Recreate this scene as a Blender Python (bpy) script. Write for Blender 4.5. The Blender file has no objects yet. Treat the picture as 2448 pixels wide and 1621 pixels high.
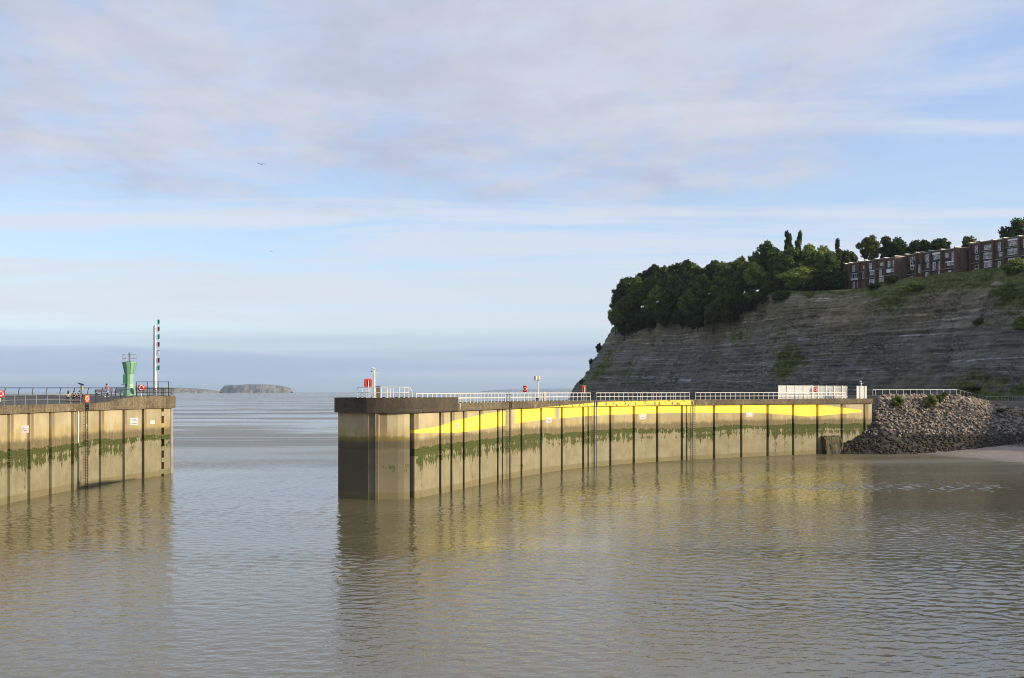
import bpy, bmesh, math, random
import numpy as np
from mathutils import Vector, Matrix

scene = bpy.context.scene
COL = scene.collection
R = math.radians
EYE = 11.8            # camera height above the water
FPX = 2600.0          # focal length in pixels of a 2448 px wide frame
HOR = 936.0           # row of the horizon in that frame

# ------------------------------------------------------------------ camera
cam = bpy.data.cameras.new('camera')
cam.sensor_width = 36.0
cam.lens = FPX / 2448 * 36.0
cam.shift_y = (HOR - 810.5) / 2448
cam.clip_start = 0.5
cam.clip_end = 90000
camo = bpy.data.objects.new('camera', cam)
camo.location = (0, 0, EYE)
camo.rotation_euler = (R(90), 0, 0)
COL.objects.link(camo)
scene.camera = camo

# ------------------------------------------------------------------ node helper
class G:
    def __init__(s, tree):
        s.t = tree
    def n(s, typ, **kw):
        nd = s.t.nodes.new('ShaderNode' + typ)
        for k, v in kw.items():
            setattr(nd, k, v)
        return nd
    def put(s, sock, v):
        if hasattr(v, 'is_linked') or hasattr(v, 'links'):
            s.t.links.new(v, sock)
        elif isinstance(v, (tuple, list)):
            if len(sock.default_value) == 4 and len(v) == 3:
                v = (*v, 1)
            sock.default_value = v
        else:
            sock.default_value = v
    def m(s, op, a, b=0.0, c=0.0, clamp=False):
        nd = s.n('Math', operation=op, use_clamp=clamp)
        for i, v in enumerate((a, b, c)):
            s.put(nd.inputs[i], v)
        return nd.outputs[0]
    def mix(s, f, a, b, blend='MIX'):
        nd = s.n('Mix', data_type='RGBA', blend_type=blend)
        s.put(nd.inputs[0], f); s.put(nd.inputs[6], a); s.put(nd.inputs[7], b)
        return nd.outputs[2]
    def rng(s, v, a, b, c=0.0, d=1.0, smooth=True):
        nd = s.n('MapRange', interpolation_type='SMOOTHSTEP' if smooth else 'LINEAR')
        s.put(nd.inputs[0], v)
        for i, x in enumerate((a, b, c, d)):
            s.put(nd.inputs[1 + i], x)
        return nd.outputs[0]
    def noise(s, vec, scale, detail=3.0, rough=0.5, dist=0.0):
        nd = s.n('TexNoise')
        if vec is not None:
            s.put(nd.inputs['Vector'], vec)
        nd.inputs['Scale'].default_value = scale
        nd.inputs['Detail'].default_value = detail
        nd.inputs['Roughness'].default_value = rough
        nd.inputs['Distortion'].default_value = dist
        return nd.outputs[0]
    def xyz(s, x, y, z=0.0):
        nd = s.n('CombineXYZ')
        s.put(nd.inputs[0], x); s.put(nd.inputs[1], y); s.put(nd.inputs[2], z)
        return nd.outputs[0]
    def sep(s, v):
        nd = s.n('SeparateXYZ'); s.put(nd.inputs[0], v)
        return nd.outputs
    def curve(s, x, pts, x0, x1, y0, y1):
        """piecewise-linear function through pts (x, y)"""
        nd = s.n('FloatCurve')
        t = s.rng(x, x0, x1, 0, 1, False)
        s.put(nd.inputs['Value'], t)
        c = nd.mapping.curves[0]
        q = [((px - x0) / (x1 - x0), (py - y0) / (y1 - y0)) for px, py in pts]
        while len(c.points) < len(q):
            c.points.new(0.5, 0.5)
        for p, (a, b) in zip(c.points, q):
            p.location = (a, b); p.handle_type = 'VECTOR'
        nd.mapping.update()
        return s.rng(nd.outputs[0], 0, 1, y0, y1, False)
    def val(s, v):
        nd = s.n('Value'); nd.outputs[0].default_value = v
        return nd.outputs[0]

# ------------------------------------------------------------------ world, sun, exposure
SUN_AZ, SUN_EL = 108.0, 17.5
world = bpy.data.worlds.new('World')
scene.world = world
world.use_nodes = True
wt = world.node_tree
g = G(wt)
sky = g.n('TexSky', sky_type='NISHITA', sun_disc=False)
sky.sun_elevation = R(SUN_EL); sky.sun_rotation = R(SUN_AZ)
sky.altitude = 20; sky.air_density = 1.0; sky.dust_density = 0.6; sky.ozone_density = 2.0
tc = g.n('TexCoord').outputs['Generated']
dx, dy, dz = g.sep(tc)
el = g.m('MAXIMUM', dz, 0.004)
px = g.m('DIVIDE', dx, g.m('ADD', el, 0.03)); py = g.m('DIVIDE', dy, g.m('ADD', el, 0.03))
plane = g.xyz(px, py, 0.0)
# high cloud sheet overhead, ragged edge a few degrees up
edge = g.m('ADD', g.m('SUBTRACT', py, g.m('MULTIPLY', px, 0.10)), g.m('MULTIPLY', g.m('SUBTRACT', g.noise(plane, 0.9, 5, 0.6, 0.3), 0.5), 2.6))
sheet = g.rng(edge, 4.1, 5.3, 1.0, 0.0)
clear = g.rng(g.m('ADD', g.m('SUBTRACT', px, g.m('MULTIPLY', py, 0.10)), g.m('MULTIPLY', g.m('SUBTRACT', g.noise(plane, 0.7, 4, 0.6), 0.5), 1.6)), 0.30, 1.00, 1.0, 0.18)
sheet = g.m('MULTIPLY', sheet, clear)
tex = g.noise(g.xyz(g.m('MULTIPLY', px, 1.2), g.m('MULTIPLY', py, 0.85), 3.1), 3.2, 7, 0.60, 0.15)
sheet = g.m('MULTIPLY', sheet, g.rng(tex, 0.30, 0.60, 0.40, 1.0))
# thin streaks lower down
wis = g.noise(g.xyz(g.m('ADD', g.m('MULTIPLY', px, 0.32), g.m('MULTIPLY', py, 0.12)), g.m('MULTIPLY', py, 0.85), 7.7), 1.2, 7, 0.62, 0.5)
wis = g.m('MULTIPLY', g.rng(wis, 0.40, 0.62, 0.0, 1.0), g.rng(el, 0.02, 0.10, 0.25, 0.9))
# bluish bank low over the sea
lown = g.noise(g.xyz(g.m('MULTIPLY', g.m('ARCTAN2', dx, dy), 1.2), g.m('MULTIPLY', el, 26.0), 1.3), 1.6, 5, 0.55, 0.2)
bank = g.m('MULTIPLY', g.rng(el, 0.035, 0.062, 1.0, 0.0), g.rng(lown, 0.30, 0.62, 0.45, 1.0))
glow = g.m('MULTIPLY', g.m('MULTIPLY', g.rng(el, 0.05, 0.072, 0.0, 1.0), g.rng(el, 0.085, 0.13, 1.0, 0.0)), g.rng(g.noise(g.xyz(g.m('MULTIPLY', px, 0.25), g.m('MULTIPLY', py, 0.4), 2.0), 1.0, 4, 0.6), 0.35, 0.6, 0.35, 1.0))
lum = g.m('ADD', g.m('MULTIPLY', g.noise(g.xyz(g.m('MULTIPLY', px, 1.3), g.m('MULTIPLY', py, 0.8), 9.0), 1.5, 6, 0.60, 0.2), 0.8), g.m('MULTIPLY', tex, 0.2))
ccol = g.mix(g.rng(lum, 0.36, 0.66), (3.65, 3.9, 4.85), (4.95, 4.95, 5.4))
base = g.mix(1.0, sky.outputs[0], (1.9, 1.9, 1.9), 'MULTIPLY')
base = g.mix(0.62, base, g.mix(g.rng(el, 0.03, 0.36), (3.55, 4.5, 6.1), (2.7, 3.7, 6.4)))
c1 = g.mix(g.m('MULTIPLY', glow, 0.60), base, (5.5, 5.6, 5.9))
c2 = g.mix(g.m('MULTIPLY', wis, 0.85), c1, (5.4, 5.7, 6.3))
c3 = g.mix(g.m('MULTIPLY', bank, 0.8), c2, (2.7, 3.5, 5.2))
c4 = g.mix(g.m('MULTIPLY', sheet, 0.80), c3, ccol)
bg = wt.nodes['Background']
wt.links.new(c4, bg.inputs[0])
bg.inputs[1].default_value = 0.11

sd = Vector((math.sin(R(SUN_AZ)) * math.cos(R(SUN_EL)), math.cos(R(SUN_AZ)) * math.cos(R(SUN_EL)), math.sin(R(SUN_EL))))
sun = bpy.data.lights.new('sun', 'SUN')
sun.energy = 5.0; sun.angle = R(0.6); sun.color = (1.0, 0.83, 0.58)
suno = bpy.data.objects.new('sun', sun)
suno.rotation_euler = sd.to_track_quat('Z', 'Y').to_euler()
suno.location = (200, -200, 300)
COL.objects.link(suno)

vs = scene.view_settings
vs.view_transform = 'Standard'; vs.look = 'None'; vs.exposure = 0.32; vs.gamma = 1.0
vs.use_curve_mapping = False
scene.cycles.volume_bounces = 0
scene.cycles.max_bounces = 6
scene.cycles.filter_width = 1.05
scene.cycles.caustics_reflective = False
scene.cycles.caustics_refractive = False

# ------------------------------------------------------------------ object helpers
rnd = random.Random(11)
def mesh(name, V, F, mat=None, parent=None, uv=None, smooth=False, loc=None):
    me = bpy.data.meshes.new(name)
    me.from_pydata([tuple(map(float, v)) for v in V], [], [tuple(int(i) for i in f) for f in F])
    if uv is not None:
        lay = me.uv_layers.new(name='UVMap')
        idx = np.empty(len(me.loops), dtype=np.int32)
        me.loops.foreach_get('vertex_index', idx)
        lay.data.foreach_set('uv', np.asarray(uv, dtype=np.float32)[idx].ravel())
    if smooth:
        me.polygons.foreach_set('use_smooth', [True] * len(me.polygons))
    if mat is not None:
        me.materials.append(mat)
    o = bpy.data.objects.new(name, me)
    COL.objects.link(o)
    if parent is not None:
        o.parent = parent
    if loc is not None:
        o.location = loc
    return o
def fastmesh(name, V, F, mat=None, parent=None, smooth=False):
    """numpy verts (n,3) and faces (m,k) of one size"""
    V = np.asarray(V, dtype=np.float32); F = np.asarray(F, dtype=np.int32)
    me = bpy.data.meshes.new(name)
    k = F.shape[1]
    me.vertices.add(len(V)); me.vertices.foreach_set('co', V.ravel())
    me.loops.add(F.size); me.loops.foreach_set('vertex_index', F.ravel())
    me.polygons.add(len(F))
    me.polygons.foreach_set('loop_start', np.arange(0, F.size, k, dtype=np.int32))
    me.polygons.foreach_set('loop_total', np.full(len(F), k, dtype=np.int32))
    me.polygons.foreach_set('use_smooth', np.full(len(F), smooth))
    me.update(calc_edges=True)
    if mat is not None:
        me.materials.append(mat)
    o = bpy.data.objects.new(name, me)
    COL.objects.link(o)
    if parent is not None:
        o.parent = parent
    return o
def tag(o, label=None, cat=None, group=None, kind=None):
    for k, v in (('label', label), ('category', cat), ('group', group), ('kind', kind)):
        if v: o[k] = v
    return o
def empty(name, loc=(0, 0, 0), rz=0.0, label=None, cat=None, group=None):
    o = bpy.data.objects.new(name, None)
    o.empty_display_size = 0.3
    o.location = loc; o.rotation_euler = (0, 0, rz)
    COL.objects.link(o)
    return tag(o, label, cat, group)
def share(name, me, parent=None, loc=(0, 0, 0), rot=(0, 0, 0), scale=(1, 1, 1)):
    o = bpy.data.objects.new(name, me)
    COL.objects.link(o)
    o.parent = parent; o.location = loc; o.rotation_euler = rot; o.scale = scale
    return o
class MB:
    def __init__(s): s.V = []; s.F = []
    def add(s, V, F):
        b = len(s.V); s.V += [tuple(v) for v in V]; s.F += [tuple(i + b for i in f) for f in F]; return s
    def box(s, x0, x1, y0, y1, z0, z1):
        return s.add([(x0,y0,z0),(x1,y0,z0),(x1,y1,z0),(x0,y1,z0),(x0,y0,z1),(x1,y0,z1),(x1,y1,z1),(x0,y1,z1)],
                     [(0,3,2,1),(4,5,6,7),(0,1,5,4),(1,2,6,5),(2,3,7,6),(3,0,4,7)])
    def cbox(s, c, sz): return s.box(c[0]-sz[0]/2, c[0]+sz[0]/2, c[1]-sz[1]/2, c[1]+sz[1]/2, c[2]-sz[2]/2, c[2]+sz[2]/2)
    def bar(s, p, q, r0, r1=None, n=6):
        p, q = Vector(p), Vector(q); r1 = r0 if r1 is None else r1
        d = (q - p).normalized(); a = d.orthogonal().normalized(); b = d.cross(a)
        V = []
        for c, r in ((p, r0), (q, r1)):
            for k in range(n):
                t = 2 * math.pi * (k + .5) / n; V.append(c + a * r * math.cos(t) + b * r * math.sin(t))
        F = [(k, (k+1) % n, n + (k+1) % n, n + k) for k in range(n)] + [tuple(range(n-1, -1, -1)), tuple(range(n, 2*n))]
        return s.add(V, F)
    def tube(s, pts, r, n=6):
        for a, b in zip(pts[:-1], pts[1:]): s.bar(a, b, r, r, n)
        return s
    def lathe(s, prof, n=12, c=(0, 0, 0), ph=0.0):
        V = []
        for r, z in prof:
            for k in range(n):
                t = 2*math.pi*k/n + ph; V.append((c[0]+r*math.cos(t), c[1]+r*math.sin(t), c[2]+z))
        F = [(i*n+k, i*n+(k+1) % n, (i+1)*n+(k+1) % n, (i+1)*n+k) for i in range(len(prof)-1) for k in range(n)]
        F += [tuple(range(n-1, -1, -1)), tuple(range((len(prof)-1)*n, len(prof)*n))]
        return s.add(V, F)
    def torus(s, c, R0, r, axis=(0, 1, 0), n=16, m=6):
        ax = Vector(axis).normalized(); u = ax.orthogonal().normalized(); w = ax.cross(u); c = Vector(c)
        V = []
        for i in range(n):
            t = 2*math.pi*i/n; d = u*math.cos(t)+w*math.sin(t)
            for j in range(m):
                q = 2*math.pi*j/m; V.append(c + d*(R0+r*math.cos(q)) + ax*r*math.sin(q))
        F = [(i*m+j, ((i+1) % n)*m+j, ((i+1) % n)*m+(j+1) % m, i*m+(j+1) % m) for i in range(n) for j in range(m)]
        return s.add(V, F)
    def rbox(s, w, h, d, rad, c=(0, 0, 0), n=4):
        """box in the xz-plane with rounded corners, depth along y, outer edge eased"""
        def ring(w2, h2, rr):
            P = []
            for cx, cz, a0 in ((w2-rr, h2-rr, 0), (-w2+rr, h2-rr, 90), (-w2+rr, -h2+rr, 180), (w2-rr, -h2+rr, 270)):
                for k in range(n+1):
                    t = R(a0 + 90*k/n); P.append((cx+rr*math.cos(t), cz+rr*math.sin(t)))
            return P
        e = d*0.25
        rings = [(ring(w/2-e, h/2-e, max(rad-e, .01)), -d/2), (ring(w/2, h/2, rad), -d/2+e), (ring(w/2, h/2, rad), d/2-e), (ring(w/2-e, h/2-e, max(rad-e, .01)), d/2)]
        k = len(rings[0][0]); V = []
        for P, y in rings: V += [(c[0]+a, c[1]+y, c[2]+b) for a, b in P]
        F = [(i*k+j, i*k+(j+1) % k, (i+1)*k+(j+1) % k, (i+1)*k+j) for i in range(3) for j in range(k)]
        F += [tuple(range(k-1, -1, -1)), tuple(range(3*k, 4*k))]
        return s.add(V, F)
    def build(s, name, mat, parent=None, smooth=False, **k):
        return mesh(name, s.V, s.F, mat, parent, smooth=smooth, **k)

def at(px_, D, z=None, row=None):
    """world point seen at column px_ at distance D, at height z or image row"""
    if z is None: z = EYE - (row - HOR) * D / FPX
    return Vector(((px_ - 1224) * D / FPX, D, z))

# ------------------------------------------------------------------ materials
def new_mat(name):
    m = bpy.data.materials.new(name); m.use_nodes = True
    return m, G(m.node_tree), m.node_tree.nodes['Principled BSDF']
def plain(name, col, rough=0.6, metal=0.0, vary=0.12, scale=6.0, spec=0.4):
    m, g, b = new_mat(name)
    n = g.noise(g.n('TexCoord').outputs['Object'], scale, 4, 0.6)
    dark = tuple(c * (1 - vary * 2) for c in col)
    g.put(b.inputs['Base Color'], g.mix(g.rng(n, 0.3, 0.65), dark, col))
    b.inputs['Roughness'].default_value = rough
    b.inputs['Metallic'].default_value = metal
    b.inputs['Specular IOR Level'].default_value = spec
    return m
M = {
    'white': plain('white_paint', (0.78, 0.78, 0.76), 0.45, vary=0.08, scale=3),
    'galv': plain('galvanised_steel', (0.42, 0.43, 0.43), 0.45, 0.5),
    'steel_dark': plain('dark_steel', (0.035, 0.04, 0.045), 0.5, 0.2),
    'red': plain('red_plastic', (0.62, 0.035, 0.018), 0.4, vary=0.1),
    'orange': plain('orange_plastic', (0.68, 0.12, 0.025), 0.4, vary=0.1),
    'green': plain('green_paint', (0.22, 0.42, 0.29), 0.45, vary=0.08, scale=2),
    'green_dark': plain('dark_green_paint', (0.04, 0.20, 0.12), 0.5),
    'lens_green': plain('green_lens', (0.0, 0.11, 0.08), 0.2),
    'lens_red': plain('red_lens', (0.09, 0.008, 0.01), 0.2),
    'lens_clear': plain('clear_lens', (0.5, 0.52, 0.5), 0.2),
    'black': plain('black_paint', (0.015, 0.015, 0.016), 0.5),
    'asphalt': plain('asphalt', (0.075, 0.07, 0.065), 0.9, vary=0.2, scale=1.2),
    'cabinet': plain('brown_grp', (0.17, 0.14, 0.09), 0.7),
    'beige': plain('beige_paint', (0.55, 0.50, 0.38), 0.6),
    'sign': plain('sign_white', (0.80, 0.77, 0.74), 0.5, vary=0.04),
    'sign_red': plain('sign_red', (0.42, 0.03, 0.04), 0.5),
    'sign_ink': plain('sign_ink', (0.10, 0.09, 0.10), 0.6),
    'skin': plain('skin', (0.48, 0.28, 0.19), 0.6),
    'hair': plain('hair', (0.012, 0.010, 0.010), 0.6),
    'pink': plain('pink_cloth', (0.62, 0.26, 0.25), 0.85),
    'lightblue': plain('light_blue_cloth', (0.38, 0.48, 0.62), 0.85),
    'blackcloth': plain('black_cloth', (0.016, 0.015, 0.018), 0.9),
    'browncloth': plain('dark_brown_cloth', (0.06, 0.035, 0.03), 0.9),
    'cream': plain('cream_cloth', (0.60, 0.56, 0.42), 0.9),
    'denim': plain('denim', (0.05, 0.08, 0.17), 0.9),
    'blue': plain('blue_paint', (0.03, 0.06, 0.28), 0.45),
    'yellow': plain('yellow_plastic', (0.65, 0.55, 0.10), 0.5),
    'bench': plain('bench_timber', (0.17, 0.05, 0.035), 0.7),
    'feather': plain('feather', (0.13, 0.13, 0.14), 0.8),
    'house_frame': plain('white_window_frame', (0.84, 0.85, 0.86), 0.5, vary=0.05),
    'slab': plain('pale_concrete', (0.34, 0.33, 0.31), 0.8, scale=0.8),
    'cap': plain('parapet_cap', (0.72, 0.69, 0.63), 0.7, scale=0.8),
    'tile': plain('dark_tile_hanging', (0.045, 0.04, 0.045), 0.7, vary=0.25, scale=1.5),
    'bark': plain('bark', (0.06, 0.045, 0.035), 0.9, scale=2),
}
def brick_mat():
    m, g, b = new_mat('brown_brick')
    t = g.n('TexCoord').outputs['Object']
    x, y, z = g.sep(t)
    br = g.n('TexBrick')
    g.put(br.inputs['Vector'], g.xyz(g.m('ADD', x, y), z, 0))
    br.inputs['Scale'].default_value = 1.0
    br.inputs['Brick Width'].default_value = 0.225; br.inputs['Row Height'].default_value = 0.075
    br.inputs['Mortar Size'].default_value = 0.008
    br.inputs['Color1'].default_value = (0.135, 0.085, 0.060, 1); br.inputs['Color2'].default_value = (0.095, 0.062, 0.046, 1)
    br.inputs['Mortar'].default_value = (0.14, 0.11, 0.09, 1)
    n = g.noise(g.xyz(g.m('ADD', x, y), g.m('MULTIPLY', z, 0.3), 0), 0.9, 5, 0.65)
    c = g.mix(g.rng(n, 0.3, 0.7), (0.6, 0.55, 0.55), (1.15, 1.1, 1.0))
    g.put(b.inputs['Base Color'], g.mix(1.0, br.outputs[0], c, 'MULTIPLY'))
    b.inputs['Roughness'].default_value = 0.85
    return m
M['brick'] = brick_mat()
def glass_mat():
    m, g, b = new_mat('window_glass')
    n = g.noise(g.n('TexCoord').outputs['Object'], 0.9, 2)
    g.put(b.inputs['Base Color'], g.mix(g.rng(n, 0.42, 0.6), (0.02, 0.025, 0.032), (0.36, 0.38, 0.41)))
    b.inputs['Roughness'].default_value = 0.05
    b.inputs['IOR'].default_value = 1.9
    return m
M['glass'] = glass_mat()
def leaf_mat(name, c1, c2, tr=0.25):
    m, g, b = new_mat(name)
    info = g.n('ObjectInfo').outputs['Random']
    n = g.noise(g.n('TexCoord').outputs['Object'], 5.0, 2)
    f = g.rng(g.m('ADD', n, g.m('MULTIPLY', g.m('SUBTRACT', info, 0.5), 0.42)), 0.32, 0.68)
    col = g.mix(f, c1, c2)
    g.put(b.inputs['Base Color'], col)
    b.inputs['Roughness'].default_value = 0.75
    b.inputs['Specular IOR Level'].default_value = 0.2
    tl = g.n('BsdfTranslucent'); g.put(tl.inputs[0], col)
    mx = g.n('MixShader'); mx.inputs[0].default_value = tr
    g.t.links.new(b.outputs[0], mx.inputs[1]); g.t.links.new(tl.outputs[0], mx.inputs[2])
    g.t.links.new(mx.outputs[0], m.node_tree.nodes['Material Output'].inputs[0])
    return m
M['leaf_dark'] = leaf_mat('dark_foliage', (0.030, 0.043, 0.012), (0.080, 0.105, 0.026))
M['leaf_mid'] = leaf_mat('mid_foliage', (0.062, 0.092, 0.018), (0.155, 0.205, 0.042))
M['leaf_light'] = leaf_mat('light_foliage', (0.105, 0.15, 0.028), (0.24, 0.30, 0.062))
M['leaf_conifer'] = leaf_mat('conifer_foliage', (0.014, 0.022, 0.012), (0.032, 0.045, 0.022))
M['leaf_bush'] = leaf_mat('bush_foliage', (0.07, 0.10, 0.02), (0.17, 0.20, 0.045))

# ------------------------------------------------------------------ pier plan curves
class Curve:
    def __init__(s, head, pts, tail=()):
        """head / tail: straight polyline points; pts: smooth run between them"""
        P = [np.array(p, float) for p in pts]
        Q = [2*P[0]-P[1]] + P + [2*P[-1]-P[-2]]
        out = []
        for i in range(1, len(Q)-2):
            for k in range(24):
                t = k/24; a, b, c, d = Q[i-1], Q[i], Q[i+1], Q[i+2]
                out.append(.5*((2*b)+(-a+c)*t+(2*a-5*b+4*c-d)*t*t+(-a+3*b-3*c+d)*t**3))
        out.append(P[-1])
        out = np.array([np.array(p, float) for p in head] + out + [np.array(p, float) for p in tail])
        seg = np.hypot(*np.diff(out, axis=0).T)
        s.u = np.concatenate([[0], np.cumsum(seg)]); s.p = out; s.L = s.u[-1]
        s.pxs = None
    def pos(s, u): return np.array([np.interp(u, s.u, s.p[:, 0]), np.interp(u, s.u, s.p[:, 1])])
    def nrm(s, u, e=0.12):
        t = s.pos(min(u+e, s.L)) - s.pos(max(u-e, 0)); t /= np.hypot(*t)
        return np.array([t[1], -t[0]]) * s.side
    def off(s, u, o, z=None):
        q = s.pos(u) + s.nrm(u) * o
        return Vector((q[0], q[1], 0 if z is None else z))
    def px2u(s, px_, o=0.0):
        us = np.linspace(s.um, s.L, 1500)
        xs = np.array([(lambda q: 1224 + FPX*q[0]/q[1])(s.pos(v)) for v in us]) if s.pxs is None else s.pxs
        s.pxs = xs
        k = np.argsort(xs)
        return float(np.interp(px_, xs[k], us[k]))
    def yaw(s, u):
        n = s.nrm(u); return math.atan2(n[1], n[0]) + math.pi/2   # local -Y looks along the normal

RC = Curve([(-17.0, 136), (-19.2, 128), (-19.7, 123.2), (-19.35, 121.4), (-15.7, 118.72)],
           [(-14.3, 118.65), (-11.0, 119.9), (-8.3, 126.0), (-5.9, 132.2), (-1.3, 145.0), (3.9, 156.5), (7.6, 163.5), (12.6, 170.6), (19.9, 178.6), (31.1, 188.4), (40.1, 194.6), (45.9, 198.6), (56.9, 205.0), (70.4, 212.8)])
RC.side = 1.0; RC.um = float(RC.u[4])
LC = Curve([], [(-40, 20), (-47, 55), (-51.2, 88), (-52.9, 112), (-53.0, 123), (-52.4, 133.4), (-51.5, 143.4), (-50.4, 148.5), (-49.0, 153.3)])
LC.side = 1.0; LC.um = 40.0
def lpx(u):
    q = LC.pos(u); return 1224 + FPX*q[0]/q[1]
DECK, NOSE, COPB = EYE-1.4, EYE-0.68, EYE-2.33

def strip(name, C, u0, u1, of, ob, z0, z1, mat, parent, step=0.8, closed=True):
    n = max(2, int(math.ceil((u1-u0)/step))+1)
    us = set(np.linspace(u0, u1, n)) | {float(v) for v in C.u if u0 < v < u1 and C is RC and v <= C.um + .01}
    us = sorted(us)
    f0 = z0 if callable(z0) else (lambda u: z0); f1 = z1 if callable(z1) else (lambda u: z1)
    V, UV, F, PU = [], [], [], []
    for u in us:
        for o, z in ((of, f0(u)), (of, f1(u)), (ob, f1(u)), (ob, f0(u))):
            V.append(C.off(u, o, z)); UV.append((u, z)); PU.append(u-u0)
    n = len(us)
    for i in range(n-1):
        a, b = 4*i, 4*i+4
        for k in range(4):
            k2 = (k+1) % 4
            F.append((a+k, b+k, b+k2, a+k2) if C.side > 0 else (a+k, a+k2, b+k2, b+k))
    F += [(0, 1, 2, 3), (4*n-1, 4*n-2, 4*n-3, 4*n-4)]
    o = mesh(name, V, F, mat, parent, uv=UV)
    o.data.attributes.new('pu', 'FLOAT', 'POINT').data.foreach_set('value', np.array(PU, dtype=np.float32))
    return o

# painted yellow shape on the right wall, taken as heights along the wall
def wall_pts(rows, o=0.0):
    out = []
    for x, y in rows:
        u = RC.px2u(x); q = RC.off(u, o); out.append((u, EYE-(y-HOR)*q.y/FPX))
    return sorted(out)
Y_BOT = wall_pts([(990, 1035.8), (1052, 1035), (1087, 1034.3), (1117, 1032), (1155, 1026), (1205, 1018), (1232, 1012.6), (1292, 1004.5), (1343, 1000), (1400, 995), (1457, 991.8), (1518, 990), (1571, 988), (1660, 987), (1771, 987), (1835, 988.2), (1895, 992.6), (1930, 995.8), (1957, 994.5), (2012, 989.3), (2060, 986)])
Y_TOP = wall_pts([(990, 1028.3), (1052, 1018.4), (1087, 1005), (1117, 999), (1155, 990), (1205, 983), (1250, 973), (1300, 960), (1400, 950), (1940, 950), (1955, 967.5), (2012, 974.3), (2060, 980)])
Y_COP = wall_pts([(1262, 977), (1300, 973), (1343, 969), (1394, 964.7), (1430, 961), (1500, 959), (1640, 956), (1655, 957), (1664, 966), (1830, 966.5), (1850, 975)], 0.4)
U_A, U_B = Y_BOT[0][0], Y_BOT[-1][0]
GAPS = [(RC.px2u(1208), RC.px2u(1230.5)), (RC.px2u(1327.5), RC.px2u(1337))]

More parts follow.
